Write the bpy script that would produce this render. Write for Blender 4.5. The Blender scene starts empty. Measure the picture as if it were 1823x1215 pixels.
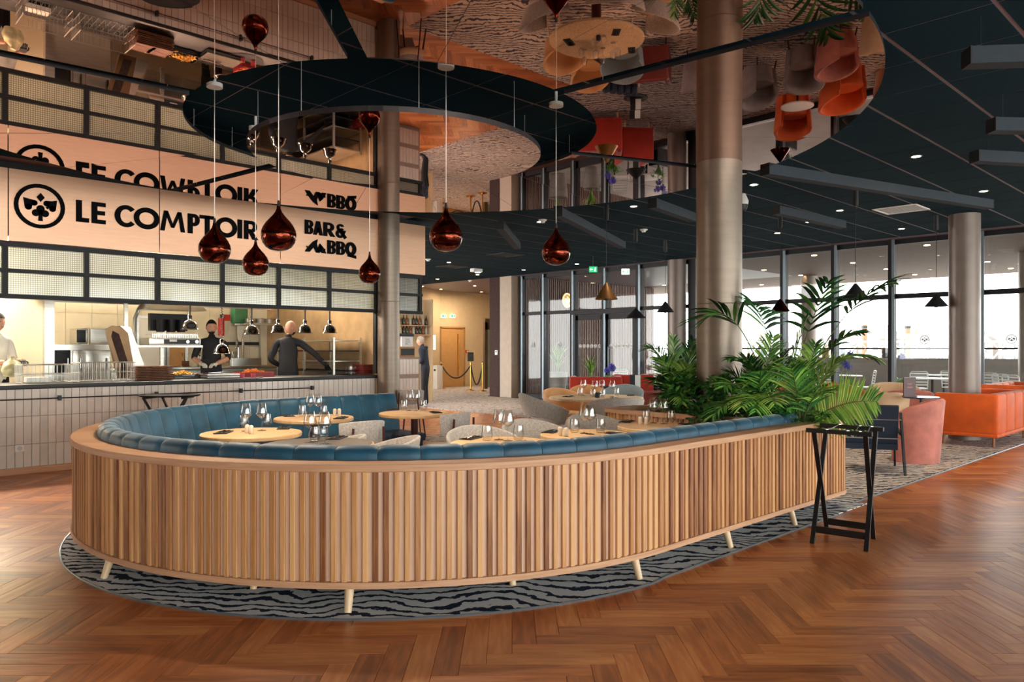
import bpy, bmesh, math, random
from math import sin, cos, pi, radians, atan2, hypot
from mathutils import Vector, Matrix
random.seed(7)
D = bpy.data
SC = bpy.context.scene
COL = SC.collection

# ------------------------------------------------------------------ camera, sky, lights, exposure
CAM_Z = 1.45
FX, CX, HY = 1350.0, 911.5, 621.0
TH = radians(46.12)                       # camera forward, counter-clockwise from +X (room axis)
FWD = (cos(TH), sin(TH)); RGT = (sin(TH), -cos(TH))
cam_d = D.cameras.new('camera'); cam = D.objects.new('camera', cam_d); COL.objects.link(cam)
cam_d.sensor_width = 36; cam_d.lens = 36*FX/1823; cam_d.shift_y = (HY-607.5)/1823
cam_d.clip_start = .05; cam_d.clip_end = 600
cam.location = (0, 0, CAM_Z); cam.rotation_euler = (pi/2, 0, TH-pi/2)
SC.camera = cam
SC.view_settings.view_transform = 'Standard'; SC.view_settings.look = 'None'
SC.view_settings.exposure = 2.42; SC.view_settings.gamma = 1; SC.view_settings.use_curve_mapping = False

SKY = 2.0
w = D.worlds.new('sky'); SC.world = w; w.use_nodes = True
nt = w.node_tree; bg = nt.nodes['Background']
tc = nt.nodes.new('ShaderNodeTexCoord'); sx = nt.nodes.new('ShaderNodeSeparateXYZ')
rp = nt.nodes.new('ShaderNodeValToRGB')
nt.links.new(tc.outputs['Generated'], sx.inputs[0]); nt.links.new(sx.outputs['Z'], rp.inputs[0])
rp.color_ramp.elements[0].position = 0.0; rp.color_ramp.elements[0].color = (1.0, .99, .96, 1)
rp.color_ramp.elements[1].position = .7; rp.color_ramp.elements[1].color = (.94, .96, 1, 1)
nt.links.new(rp.outputs[0], bg.inputs[0]); bg.inputs[1].default_value = SKY

def light(name, kind, loc, energy, color=(1, 1, 1), size=1, size_y=None, rot=(0, 0, 0), portal=False, spot=None, blend=.6):
    l = D.lights.new(name, kind); l.energy = energy; l.color = color
    if kind == 'AREA':
        l.size = size
        if size_y: l.shape = 'RECTANGLE'; l.size_y = size_y
        if portal: l.cycles.is_portal = True
    elif kind == 'SPOT':
        l.spot_size = radians(spot or 90); l.spot_blend = blend; l.shadow_soft_size = size
    else:
        l.shadow_soft_size = size
    o = D.objects.new(name, l); COL.objects.link(o); o.location = loc; o.rotation_euler = rot
    return o
# daylight enters through the two glazed sides of the room
light('daylight_portal_terrace', 'AREA', (15.75, 4.5, 1.8), 1, size=3.5, size_y=24, rot=(0, pi/2, 0), portal=True)
light('daylight_portal_street', 'AREA', (4.5, -7.45, 1.8), 1, size=22, size_y=3.5, rot=(pi/2, 0, 0), portal=True)
# ceiling lamps of the kitchen behind the hatch
WARM = (1, .92, .80)
for x in (-1.2, 1.6, 4.2):
    light('kitchen_ceiling_lamp', 'AREA', (x, 12.3, 2.86), 26 if x < 0 else 58, WARM, 1.2, .6)
light('kitchen_ceiling_lamp', 'AREA', (6.0, 12.2, 2.86), 22, WARM, .8, .5)
light('hall_ceiling_lamp', 'AREA', (13.5, 20.2, 3.5), 15, (1, .78, .54), .7, .7)
light('hall_ceiling_lamp', 'AREA', (17.8, 20.9, 3.5), 16, (1, .78, .54), .5, .5)
light('bar_ceiling_lamp', 'AREA', (10.0, 13.6, 3.5), 14, (1, .8, .6), .6, .6)

# ------------------------------------------------------------------ pixel -> room helpers (reference survey of the photograph)
def cam2w(X, Y, z=0.0):
    return Vector((RGT[0]*X+FWD[0]*Y, RGT[1]*X+FWD[1]*Y, z))
def P(px, py, z=0.0):
    Y = FX*(CAM_Z-z)/(py-HY); return cam2w((px-CX)/FX*Y, Y, z)
def Q(px, Y, z=0.0):
    return cam2w((px-CX)/FX*Y, Y, z)
def zat(py, Y): return CAM_Z-(py-HY)*Y/FX
def onv(px, v, py=None):
    s = (px-CX)/FX; Y = v/(RGT[1]*s+FWD[1]); p = cam2w(s*Y, Y)
    if py is not None: p.z = zat(py, Y)
    return p
def onu(px, u, py=None):
    s = (px-CX)/FX; Y = u/(RGT[0]*s+FWD[0]); p = cam2w(s*Y, Y)
    if py is not None: p.z = zat(py, Y)
    return p
def dirang(dx, dy):                      # camera-frame direction -> rotation whose local +y points there
    d = cam2w(dx, dy); return atan2(d.y, d.x)-pi/2

# ------------------------------------------------------------------ materials
def lin(c):
    return tuple(((x/255)/12.92 if x/255 <= .04045 else (((x/255)+.055)/1.055)**2.4) for x in c)+(1,)
MATS = {}
def N(nt, t, **kw):
    n = nt.nodes.new(t)
    for k, v in kw.items(): setattr(n, k, v)
    return n
def newmat(name):
    m = D.materials.new(name); m.use_nodes = True
    b = m.node_tree.nodes['Principled BSDF']; return m, m.node_tree, b
def M(name, col, rough=.5, metal=0, var=.12, scale=6, bump=0, bscale=60, emit=None, estr=0, spec=.5, coat=0, sheen=0, stretch=(1, 1, 1)):
    if name in MATS: return MATS[name]
    m, nt, b = newmat(name); c = lin(col)
    tcn = N(nt, 'ShaderNodeTexCoord'); mp = N(nt, 'ShaderNodeMapping'); mp.inputs['Scale'].default_value = stretch
    nt.links.new(tcn.outputs['Object'], mp.inputs[0])
    no = N(nt, 'ShaderNodeTexNoise'); no.inputs['Scale'].default_value = scale; no.inputs['Detail'].default_value = 4
    nt.links.new(mp.outputs[0], no.inputs['Vector'])
    r = N(nt, 'ShaderNodeValToRGB')
    r.color_ramp.elements[0].position = .3; r.color_ramp.elements[1].position = .7
    r.color_ramp.elements[0].color = tuple(x*(1-var) for x in c[:3])+(1,)
    r.color_ramp.elements[1].color = tuple(min(1, x*(1+var)) for x in c[:3])+(1,)
    nt.links.new(no.outputs[0], r.inputs[0]); nt.links.new(r.outputs[0], b.inputs['Base Color'])
    b.inputs['Roughness'].default_value = rough; b.inputs['Metallic'].default_value = metal
    b.inputs['Specular IOR Level'].default_value = spec; b.inputs['Coat Weight'].default_value = coat
    if sheen: b.inputs['Sheen Weight'].default_value = sheen; b.inputs['Sheen Roughness'].default_value = .4
    if bump:
        n2 = N(nt, 'ShaderNodeTexNoise'); n2.inputs['Scale'].default_value = bscale
        nt.links.new(mp.outputs[0], n2.inputs['Vector'])
        bp = N(nt, 'ShaderNodeBump'); bp.inputs['Strength'].default_value = bump; bp.inputs['Distance'].default_value = .01
        nt.links.new(n2.outputs[0], bp.inputs['Height']); nt.links.new(bp.outputs[0], b.inputs['Normal'])
    if emit:
        b.inputs['Emission Color'].default_value = lin(emit); b.inputs['Emission Strength'].default_value = estr
    MATS[name] = m; return m
def wood(name, cols, rough=.4, uv=False, stretch=(2, 30, 30), spread=.55, coat=0, gscale=1.0, bump=.08):
    """grain along the first axis of the mapping; the mesh attribute 'rnd' shifts each piece"""
    if name in MATS: return MATS[name]
    m, nt, b = newmat(name)
    tcn = N(nt, 'ShaderNodeTexCoord'); at = N(nt, 'ShaderNodeAttribute'); at.attribute_name = 'rnd'
    oi = N(nt, 'ShaderNodeObjectInfo')
    mp = N(nt, 'ShaderNodeMapping'); mp.inputs['Scale'].default_value = stretch
    nt.links.new(tcn.outputs['UV' if uv else 'Object'], mp.inputs[0])
    cmb = N(nt, 'ShaderNodeCombineXYZ')
    mul = N(nt, 'ShaderNodeMath', operation='MULTIPLY'); mul.inputs[1].default_value = 37.0
    nt.links.new(at.outputs['Fac'], mul.inputs[0])
    for i in range(3): nt.links.new(mul.outputs[0], cmb.inputs[i])
    nt.links.new(cmb.outputs[0], mp.inputs['Location'])
    no = N(nt, 'ShaderNodeTexNoise'); no.inputs['Scale'].default_value = gscale; no.inputs['Detail'].default_value = 6
    no.inputs['Distortion'].default_value = .6
    nt.links.new(mp.outputs[0], no.inputs['Vector'])
    mx = N(nt, 'ShaderNodeMath', operation='MULTIPLY_ADD'); mx.inputs[1].default_value = 1-spread*.35
    sc = N(nt, 'ShaderNodeMath', operation='MULTIPLY_ADD'); sc.inputs[1].default_value = spread; sc.inputs[2].default_value = -spread/2+.17*spread
    nt.links.new(at.outputs['Fac'], sc.inputs[0])
    nt.links.new(no.outputs[0], mx.inputs[0]); nt.links.new(sc.outputs[0], mx.inputs[2])
    r = N(nt, 'ShaderNodeValToRGB')
    e = r.color_ramp.elements
    e[0].position = .18; e[0].color = lin(cols[0]); e[1].position = .82; e[1].color = lin(cols[-1])
    if len(cols) == 3:
        k = e.new(.5); k.color = lin(cols[1])
    nt.links.new(mx.outputs[0], r.inputs[0]); nt.links.new(r.outputs[0], b.inputs['Base Color'])
    b.inputs['Roughness'].default_value = rough; b.inputs['Coat Weight'].default_value = coat
    b.inputs['Coat Roughness'].default_value = .25
    if bump:
        bp = N(nt, 'ShaderNodeBump'); bp.inputs['Strength'].default_value = bump; bp.inputs['Distance'].default_value = .004
        nt.links.new(no.outputs[0], bp.inputs['Height']); nt.links.new(bp.outputs[0], b.inputs['Normal'])
    MATS[name] = m; return m
def glassmat(name, tint=(1, 1, 1), refl=1.0, edge=.35, rough=0.0, power=1.5):
    if name in MATS: return MATS[name]
    m = D.materials.new(name); m.use_nodes = True; nt = m.node_tree; nt.nodes.clear()
    out = N(nt, 'ShaderNodeOutputMaterial'); tr = N(nt, 'ShaderNodeBsdfTransparent'); gl = N(nt, 'ShaderNodeBsdfGlossy')
    gl.inputs['Roughness'].default_value = rough
    lw = N(nt, 'ShaderNodeLayerWeight'); lw.inputs[0].default_value = .5
    pw = N(nt, 'ShaderNodeMath', operation='POWER'); pw.inputs[1].default_value = power
    nt.links.new(lw.outputs['Facing'], pw.inputs[0])
    r = N(nt, 'ShaderNodeValToRGB'); r.color_ramp.elements[0].color = tint+(1,)
    r.color_ramp.elements[1].color = tuple(t*(1-edge) for t in tint)+(1,)
    nt.links.new(pw.outputs[0], r.inputs[0]); nt.links.new(r.outputs[0], tr.inputs[0])
    p5 = N(nt, 'ShaderNodeMath', operation='POWER'); p5.inputs[1].default_value = 5
    nt.links.new(lw.outputs['Facing'], p5.inputs[0])
    ml = N(nt, 'ShaderNodeMath', operation='MULTIPLY_ADD'); ml.inputs[1].default_value = .9*refl; ml.inputs[2].default_value = .045*refl; ml.use_clamp = True
    nt.links.new(p5.outputs[0], ml.inputs[0])
    mx = N(nt, 'ShaderNodeMixShader'); nt.links.new(ml.outputs[0], mx.inputs[0])
    nt.links.new(tr.outputs[0], mx.inputs[1]); nt.links.new(gl.outputs[0], mx.inputs[2]); nt.links.new(mx.outputs[0], out.inputs[0])
    MATS[name] = m; return m
def carpetmat(name, dark, light_, amount=.5):
    m, nt, b = newmat(name)
    tcn = N(nt, 'ShaderNodeTexCoord')
    n1 = N(nt, 'ShaderNodeTexNoise'); n1.inputs['Scale'].default_value = 1.1; n1.inputs['Detail'].default_value = 2
    nt.links.new(tcn.outputs['Object'], n1.inputs['Vector'])
    n3 = N(nt, 'ShaderNodeTexNoise'); n3.inputs['Scale'].default_value = 13; n3.inputs['Detail'].default_value = 3
    nt.links.new(tcn.outputs['Object'], n3.inputs['Vector'])
    vm = N(nt, 'ShaderNodeVectorMath', operation='MULTIPLY_ADD')
    vm.inputs[1].default_value = (.8, .8, 0); nt.links.new(n1.outputs['Color'], vm.inputs[0]); nt.links.new(tcn.outputs['Object'], vm.inputs[2])
    vm2 = N(nt, 'ShaderNodeVectorMath', operation='MULTIPLY_ADD')
    vm2.inputs[1].default_value = (.11, .11, 0); nt.links.new(n3.outputs['Color'], vm2.inputs[0]); nt.links.new(vm.outputs[0], vm2.inputs[2])
    wv = N(nt, 'ShaderNodeTexWave', wave_type='BANDS', bands_direction='DIAGONAL'); wv.inputs['Scale'].default_value = 4.4
    nt.links.new(vm2.outputs[0], wv.inputs['Vector'])
    n2 = N(nt, 'ShaderNodeTexNoise'); n2.inputs['Scale'].default_value = 9; n2.inputs['Detail'].default_value = 3
    nt.links.new(tcn.outputs['Object'], n2.inputs['Vector'])
    ad = N(nt, 'ShaderNodeMath', operation='MULTIPLY_ADD'); ad.inputs[1].default_value = .9; 
    nt.links.new(n2.outputs[0], ad.inputs[0]); nt.links.new(wv.outputs['Fac'], ad.inputs[2])
    r = N(nt, 'ShaderNodeValToRGB'); e = r.color_ramp.elements
    e[0].position = amount+.30; e[0].color = lin(dark); e[1].position = amount+.38; e[1].color = lin(light_)
    nt.links.new(ad.outputs[0], r.inputs[0])
    n4 = N(nt, 'ShaderNodeTexNoise'); n4.inputs['Scale'].default_value = 160; n4.inputs['Detail'].default_value = 2
    nt.links.new(tcn.outputs['Object'], n4.inputs['Vector'])
    mm = N(nt, 'ShaderNodeMix', data_type='RGBA', blend_type='MULTIPLY'); mm.inputs[0].default_value = .6
    nt.links.new(r.outputs[0], mm.inputs[6])
    r4 = N(nt, 'ShaderNodeValToRGB'); r4.color_ramp.elements[0].color = (.45, .45, .45, 1); r4.color_ramp.elements[1].color = (1.2, 1.2, 1.2, 1)
    nt.links.new(n4.outputs[0], r4.inputs[0]); nt.links.new(r4.outputs[0], mm.inputs[7])
    nt.links.new(mm.outputs[2], b.inputs['Base Color']); b.inputs['Roughness'].default_value = .95
    b.inputs['Specular IOR Level'].default_value = .1
    bp = N(nt, 'ShaderNodeBump'); bp.inputs['Strength'].default_value = .5; bp.inputs['Distance'].default_value = .004
    nt.links.new(n4.outputs[0], bp.inputs['Height']); nt.links.new(bp.outputs[0], b.inputs['Normal'])
    MATS[name] = m; return m

m_floor = wood('herringbone_oak', [(128, 66, 32), (184, 106, 55), (212, 140, 82)], rough=.33, uv=True, stretch=(3.5, 30, 1), spread=.42, coat=.0, bump=.1)
m_gap = M('dark_joint', (74, 42, 26), .9)
m_slat = wood('oak_slat', [(124, 72, 36), (182, 126, 74), (216, 164, 110)], rough=.45, stretch=(40, 40, 2.6), spread=.66)
m_oak = wood('oak_veneer', [(178, 128, 94), (200, 152, 116), (212, 170, 134)], rough=.55, stretch=(3, 3, 60), spread=.1, bump=.03)
m_back = wood('oak_backing', [(206, 164, 138), (228, 190, 164)], rough=.5, stretch=(30, 30, 2), spread=.1, bump=.03)
m_leg = M('pale_ash', (222, 190, 150), .4, var=.06, scale=4, stretch=(20, 20, 2))
m_tabletop = wood('table_oak', [(206, 160, 112), (224, 182, 134), (234, 198, 152)], rough=.3, stretch=(3, 22, 3), spread=.1, bump=.03)
m_terr = M('terrazzo_beige', (214, 184, 146), .3, var=.25, scale=34)
m_greytop = M('grey_table_top', (96, 88, 84), .35, var=.18, scale=40)
m_velvet = M('teal_velvet', (16, 70, 94), .5, var=.4, scale=5, sheen=.35, bump=.1, bscale=30)
m_navyfab = M('navy_fabric', (18, 32, 52), .7, var=.15)
m_greyfab = M('grey_wool', (176, 168, 162), .9, var=.22, scale=60, bump=.4, bscale=160, sheen=.3)
m_tan = M('tan_leather', (196, 146, 96), .5, var=.1, scale=5, sheen=.2)
m_beige = M('beige_velvet', (206, 172, 136), .7, var=.12, scale=5, sheen=.5)
m_pink = M('pink_velvet', (188, 112, 98), .7, var=.2, scale=7, sheen=.2, bump=.1, bscale=30)
m_orange = M('orange_velvet', (216, 88, 12), .65, var=.16, scale=4, sheen=.15)
m_red = M('red_orange_fabric', (190, 48, 26), .75, var=.12, scale=4, sheen=.3)
m_maroon = M('maroon_lacquer', (72, 22, 24), .35, var=.08)
m_shademaroon = M('shaded_maroon_leather', (110, 36, 30), .5, var=.12)  # dark maroon puts the chair's shaded side into its colour
m_black = M('black_lacquer', (14, 15, 18), .45, var=.1)
m_blackm = M('black_matt', (20, 19, 22), .6, var=.1)
m_frame = M('anthracite_frame', (22, 20, 24), .5, var=.06, spec=.3)
m_alu = M('aluminium_grey', (120, 132, 140), .38, .55, var=.08)
m_teal = M('teal_acoustic_tile', (8, 42, 54), .95, spec=.15, var=.12, scale=60, bump=.2, bscale=200)
m_tgrid = M('ceiling_grid_metal', (128, 112, 118), .5, var=.04)
m_ceilb = M('ceiling_plain_dark', (20, 34, 42), .9, var=.05)
m_baffle = M('acoustic_baffle', (48, 56, 64), .9, var=.08, scale=20)
m_tile = wood('glazed_wall_tile', [(206, 198, 188), (220, 211, 200), (230, 222, 212)], rough=.16, stretch=(5, 5, 5), spread=.35, bump=.12)
m_grout = M('grout', (158, 142, 130), .9)
m_sign = M('copper_pink_panel', (230, 182, 150), .36, .4, var=.05, scale=3, stretch=(1, 1, 12))
m_letter = M('black_letter', (12, 12, 15), .85, var=.05, spec=.1)
m_cream = M('cream_wall', (206, 182, 146), .8, var=.04)
m_kwall = M('kitchen_wall', (226, 216, 192), .5, var=.03)
m_steel = M('brushed_steel', (190, 186, 178), .28, .9, var=.12, scale=3, stretch=(1, 1, 14))
m_chrome = M('chrome', (150, 148, 148), .06, 1, var=.02)
m_column = M('warm_steel_column', (134, 119, 106), .4, .55, var=.07, scale=2, stretch=(1, 1, 10))
m_colpaint = M('column_grey', (128, 114, 106), .4, .3, var=.06)
m_copper = M('copper_glass', (98, 40, 26), .1, .96, var=.75, scale=16, bump=.35, bscale=18)
m_white = M('white_plastic', (236, 234, 230), .4, var=.02)
m_ceram = M('beige_ceramic', (214, 200, 180), .35, var=.06, scale=60)
m_napkin = M('charcoal_napkin', (34, 30, 32), .9, var=.12)
m_cloth_w = M('white_linen', (232, 228, 218), .8)
m_brass = M('brass', (212, 160, 84), .22, 1, var=.08)
m_bronze = M('aged_brass', (150, 110, 66), .3, .8, var=.15)
m_rope = M('black_rope', (20, 14, 16), .8)
m_brownw = M('brown_textured', (56, 32, 28), .8, var=.4, scale=24, bump=.6, bscale=40)
m_doorw = M('amber_door', (196, 148, 92), .45, var=.05)
m_leafd = M('leaf_dark', (40, 92, 44), .42, var=.35, scale=8)
m_leafm = M('leaf_mid', (84, 142, 56), .42, var=.3, scale=8)
m_leafl = M('leaf_light', (150, 192, 84), .45, var=.3, scale=8)
m_leafdd = M('leaf_very_dark', (20, 52, 26), .4, var=.35, scale=8); m_leafll = M('leaf_yellow_green', (182, 206, 104), .45, var=.2, scale=8)  # extra leaf tones, mixed at random, put shaded depths and highlights into the colour
m_stem = M('green_stem', (86, 110, 50), .5)
m_soil = M('soil', (38, 26, 20), .95, var=.4, scale=30, bump=.6)
m_violet = M('violet_flower', (96, 90, 190), .6, var=.2, scale=20)
m_skin = M('skin', (206, 152, 124), .55, var=.05)
m_hair = M('dark_hair', (34, 26, 24), .7)
m_ghair = M('grey_hair', (150, 140, 130), .7)
m_chef = M('black_chef_jacket', (26, 25, 30), .75, var=.2, scale=8)
m_navy = M('navy_clothes', (20, 30, 48), .8, var=.15, scale=8)
m_trouser = M('dark_trousers', (22, 24, 32), .85)
m_mirror = M('bronze_mirror', (182, 140, 122), .012, 1, var=.0)
m_mdark = M('mirror_edge', (58, 54, 56), .35, .5)
m_glass = glassmat('window_glass', (.95, .98, .97), .7, .08)
m_wine = glassmat('drinking_glass', (1, 1, 1), 1.8, .5, power=2.6)
m_brownst = M('brown_soffit', (100, 70, 54), .7, var=.12, scale=3, stretch=(1, 14, 1))
m_terrslat = M('brown_cladding_slat', (112, 80, 70), .6, var=.1)
m_terrback = M('dark_cladding', (52, 34, 32), .8)
m_parap = M('grey_parapet', (132, 124, 120), .7, var=.06)
m_pavers = M('terrace_paving', (176, 172, 168), .8, var=.1, scale=2)
m_brick_b = M('brown_stoneware', (122, 74, 46), .6, var=.25, scale=20)
m_wire = M('plated_wire', (214, 212, 206), .3, .8)
m_redtray = M('red_tray', (150, 30, 34), .45)
m_green = M('green_dispenser', (70, 140, 96), .35)
m_redp = M('red_paint', (196, 34, 30), .4)
m_foodo = M('fried_food', (206, 120, 50), .7, var=.5, scale=50, bump=.6)
m_lamp = M('lamp_glow', (255, 225, 180), .4, emit=(255, 214, 160), estr=9)
m_heat = M('heat_lamp_glow', (255, 110, 90), .4, emit=(255, 90, 70), estr=5)
m_exitg = M('exit_green', (30, 150, 90), .4, emit=(30, 160, 96), estr=.3)
m_exitw = M('exit_white', (235, 250, 240), .4, emit=(220, 255, 235), estr=.35)
m_signlit = M('lit_emblem', (255, 220, 160), .4, emit=(255, 206, 140), estr=.4)
m_far = [M('far_wall_%d' % i, c, .8, var=.08, scale=.2) for i, c in enumerate([(150, 140, 132), (138, 118, 106), (160, 152, 146)])]
m_farroof = M('far_roof', (124, 114, 112), .8)
m_farwin = M('far_window', (96, 102, 110), .3)
c_dark = carpetmat('banquette_carpet', (40, 48, 66), (226, 222, 220), .39)
c_light = carpetmat('lounge_carpet', (78, 76, 90), (216, 202, 190), .40)

def reeded():
    m = D.materials.new('reeded_glass'); m.use_nodes = True; nt = m.node_tree; nt.nodes.clear()
    out = N(nt, 'ShaderNodeOutputMaterial'); tr = N(nt, 'ShaderNodeBsdfTransparent'); tl = N(nt, 'ShaderNodeBsdfTranslucent')
    gl = N(nt, 'ShaderNodeBsdfGlossy'); gl.inputs['Roughness'].default_value = .15
    df = N(nt, 'ShaderNodeBsdfDiffuse'); df.inputs[0].default_value = (.3, .32, .26, 1)
    tcn = N(nt, 'ShaderNodeTexCoord')
    w1 = N(nt, 'ShaderNodeTexWave', bands_direction='X'); w1.inputs['Scale'].default_value = 13
    w2 = N(nt, 'ShaderNodeTexWave', bands_direction='Z'); w2.inputs['Scale'].default_value = 13
    nt.links.new(tcn.outputs['Object'], w1.inputs[0]); nt.links.new(tcn.outputs['Object'], w2.inputs[0])
    mu = N(nt, 'ShaderNodeMath', operation='MULTIPLY'); nt.links.new(w1.outputs['Fac'], mu.inputs[0]); nt.links.new(w2.outputs['Fac'], mu.inputs[1])
    no = N(nt, 'ShaderNodeTexNoise'); no.inputs['Scale'].default_value = 1.5; nt.links.new(tcn.outputs['Object'], no.inputs[0])
    r = N(nt, 'ShaderNodeValToRGB'); r.color_ramp.elements[0].color = (.30, .31, .26, 1); r.color_ramp.elements[1].color = (.92, .93, .88, 1)
    nt.links.new(mu.outputs[0], r.inputs[0]); nt.links.new(r.outputs[0], tl.inputs[0]); nt.links.new(r.outputs[0], tr.inputs[0])
    a = N(nt, 'ShaderNodeMixShader'); a.inputs[0].default_value = .5; nt.links.new(tr.outputs[0], a.inputs[1]); nt.links.new(tl.outputs[0], a.inputs[2])
    c = N(nt, 'ShaderNodeMixShader'); c.inputs[0].default_value = .10; nt.links.new(a.outputs[0], c.inputs[1]); nt.links.new(gl.outputs[0], c.inputs[2])
    nt.links.new(c.outputs[0], out.inputs[0]); MATS['reeded'] = m; return m
m_reed = reeded()

# ------------------------------------------------------------------ mesh helpers
class MB:
    def __init__(s): s.v = []; s.f = []; s.m = []; s.r = []; s.uv = None
    def add(s, vs, fs, mi=0, rnd=0.0):
        o = len(s.v); s.v += [tuple(x) for x in vs]
        for f in fs: s.f.append(tuple(i+o for i in f)); s.m.append(mi); s.r.append(rnd)
        return s
    def box(s, c, d, rz=0, mi=0, rnd=0.0, M4=None, taper=1.0):
        hx, hy, hz = d[0]/2, d[1]/2, d[2]/2
        vs = []
        for z in (-hz, hz):
            k = taper if z > 0 else 1
            for x, y in ((-hx, -hy), (hx, -hy), (hx, hy), (-hx, hy)): vs.append(Vector((x*k, y*k, z)))
        R = Matrix.Rotation(rz, 3, 'Z') if M4 is None else M4
        vs = [R @ v+Vector(c) for v in vs]
        return s.add(vs, [(0, 3, 2, 1), (4, 5, 6, 7), (0, 1, 5, 4), (1, 2, 6, 5), (2, 3, 7, 6), (3, 0, 4, 7)], mi, rnd)
    def rbox(s, c, d, r=.02, rz=0, mi=0, n=3):
        """box with rounded vertical corners and softened top and bottom"""
        hx, hy, hz = d[0]/2, d[1]/2, d[2]/2; r = min(r, hx*.98, hy*.98, hz*.98)
        rings = []
        for k in range(n+1):
            a = pi/2*k/n; rings.append((r*(1-sin(a)), -hz+r*(1-cos(a))))
        prof = [(q[0], q[1]) for q in rings]+[(q[0], -q[1]) for q in reversed(rings)]
        vs = []; R = Matrix.Rotation(rz, 3, 'Z'); cnt = 4*(n+1)
        for ins, z in prof:
            rr = r
            for q, (sx_, sy_) in enumerate(((1, 1), (-1, 1), (-1, -1), (1, -1))):
                for k in range(n+1):
                    a = pi/2*q+pi/2*k/n
                    x = sx_*(hx-rr)+(rr-ins)*cos(a) if rr > ins else sx_*(hx-rr)
                    y = sy_*(hy-rr)+(rr-ins)*sin(a) if rr > ins else sy_*(hy-rr)
                    vs.append(R @ Vector((x, y, z))+Vector(c))
        fs = []
        for j in range(len(prof)-1):
            for i in range(cnt): fs.append((j*cnt+i, j*cnt+(i+1) % cnt, (j+1)*cnt+(i+1) % cnt, (j+1)*cnt+i))
        fs.append(tuple(reversed(range(cnt)))); fs.append(tuple(range((len(prof)-1)*cnt, len(prof)*cnt)))
        return s.add(vs, fs, mi)
    def cyl(s, p0, p1, r0, r1=None, n=12, mi=0, caps=True):
        r1 = r0 if r1 is None else r1
        p0 = Vector(p0); p1 = Vector(p1); d = (p1-p0).normalized()
        a = d.orthogonal().normalized(); b = d.cross(a)
        vs = []
        for p, r in ((p0, r0), (p1, r1)):
            for i in range(n):
                t = 2*pi*i/n; vs.append(p+a*r*cos(t)+b*r*sin(t))
        fs = [(i, (i+1) % n, n+(i+1) % n, n+i) for i in range(n)]
        if caps: fs += [tuple(reversed(range(n))), tuple(range(n, 2*n))]
        return s.add(vs, fs, mi)
    def tube(s, pts, r, n=8, mi=0, rs=None):
        pts = [Vector(p) for p in pts]; vs = []; ref = None
        for i, p in enumerate(pts):
            d = (pts[min(i+1, len(pts)-1)]-pts[max(i-1, 0)]).normalized()
            if ref is None: a = d.orthogonal().normalized()
            else: a = (ref-d*ref.dot(d)).normalized()
            ref = a; b = d.cross(a); rr = rs[i] if rs else r
            for k in range(n): t = 2*pi*k/n; vs.append(p+a*rr*cos(t)+b*rr*sin(t))
        fs = []
        for j in range(len(pts)-1):
            for k in range(n): fs.append((j*n+k, j*n+(k+1) % n, (j+1)*n+(k+1) % n, (j+1)*n+k))
        fs += [tuple(reversed(range(n))), tuple(range((len(pts)-1)*n, len(pts)*n))]
        return s.add(vs, fs, mi)
    def lathe(s, prof, c=(0, 0, 0), n=24, mi=0, sx=1, sy=1, caps=True):
        vs = []; fs = []
        for r, z in prof:
            for i in range(n): t = 2*pi*i/n; vs.append((c[0]+r*cos(t)*sx, c[1]+r*sin(t)*sy, c[2]+z))
        for j in range(len(prof)-1):
            for i in range(n): fs.append((j*n+i, j*n+(i+1) % n, (j+1)*n+(i+1) % n, (j+1)*n+i))
        if caps and prof[0][0] > 1e-5: fs.append(tuple(reversed(range(n))))
        if caps and prof[-1][0] > 1e-5: fs.append(tuple(range((len(prof)-1)*n, len(prof)*n)))
        return s.add(vs, fs, mi)
    def prism(s, poly, z0, z1, mi=0):
        n = len(poly); vs = [(x, y, z0) for x, y in poly]+[(x, y, z1) for x, y in poly]
        return s.add(vs, [tuple(reversed(range(n))), tuple(range(n, 2*n))]+[(i, (i+1) % n, n+(i+1) % n, n+i) for i in range(n)], mi)
    def bar(s, p0, p1, w, h, mi=0, up=(0, 0, 1)):
        p0 = Vector(p0); p1 = Vector(p1); d = (p1-p0).normalized(); up = Vector(up)
        if abs(d.dot(up)) > .98: up = Vector((1, 0, 0))
        a = d.cross(up).normalized()*w/2; b = a.cross(d).normalized()*h/2
        vs = [p+q for p in (p0, p1) for q in (-a-b, a-b, a+b, -a+b)]
        return s.add(vs, [(0, 1, 2, 3), (7, 6, 5, 4), (0, 4, 5, 1), (1, 5, 6, 2), (2, 6, 7, 3), (3, 7, 4, 0)], mi)
    def mesh(s, name, mats, smooth=None):
        me = D.meshes.new(name); me.from_pydata(s.v, [], s.f)
        for m in (mats if isinstance(mats, (list, tuple)) else [mats]): me.materials.append(m)
        if any(s.m): me.polygons.foreach_set('material_index', s.m)
        if any(s.r):
            at = me.attributes.new('rnd', 'FLOAT', 'FACE'); at.data.foreach_set('value', s.r)
        if s.uv:
            l = me.uv_layers.new(name='uv'); l.data.foreach_set('uv', [c for q in s.uv for c in q])
        bm = bmesh.new(); bm.from_mesh(me)
        if s.uv is None: bmesh.ops.recalc_face_normals(bm, faces=bm.faces)
        bm.to_mesh(me); bm.free()
        if smooth:
            me.polygons.foreach_set('use_smooth', [True]*len(me.polygons))
            if smooth < 180: me.set_sharp_from_angle(angle=radians(smooth))
        me.update(); return me
    def build(s, name, mats, parent=None, smooth=35, **props):
        o = D.objects.new(name, s.mesh(name, mats, smooth)); COL.objects.link(o)
        if parent: o.parent = parent
        for k, v in props.items(): o[k] = v
        return o
def empty(name, loc=(0, 0, 0), rz=0, **props):
    o = D.objects.new(name, None); COL.objects.link(o); o.location = loc; o.rotation_euler = (0, 0, rz); o.empty_display_size = .1
    for k, v in props.items(): o[k] = v
    return o
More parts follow.
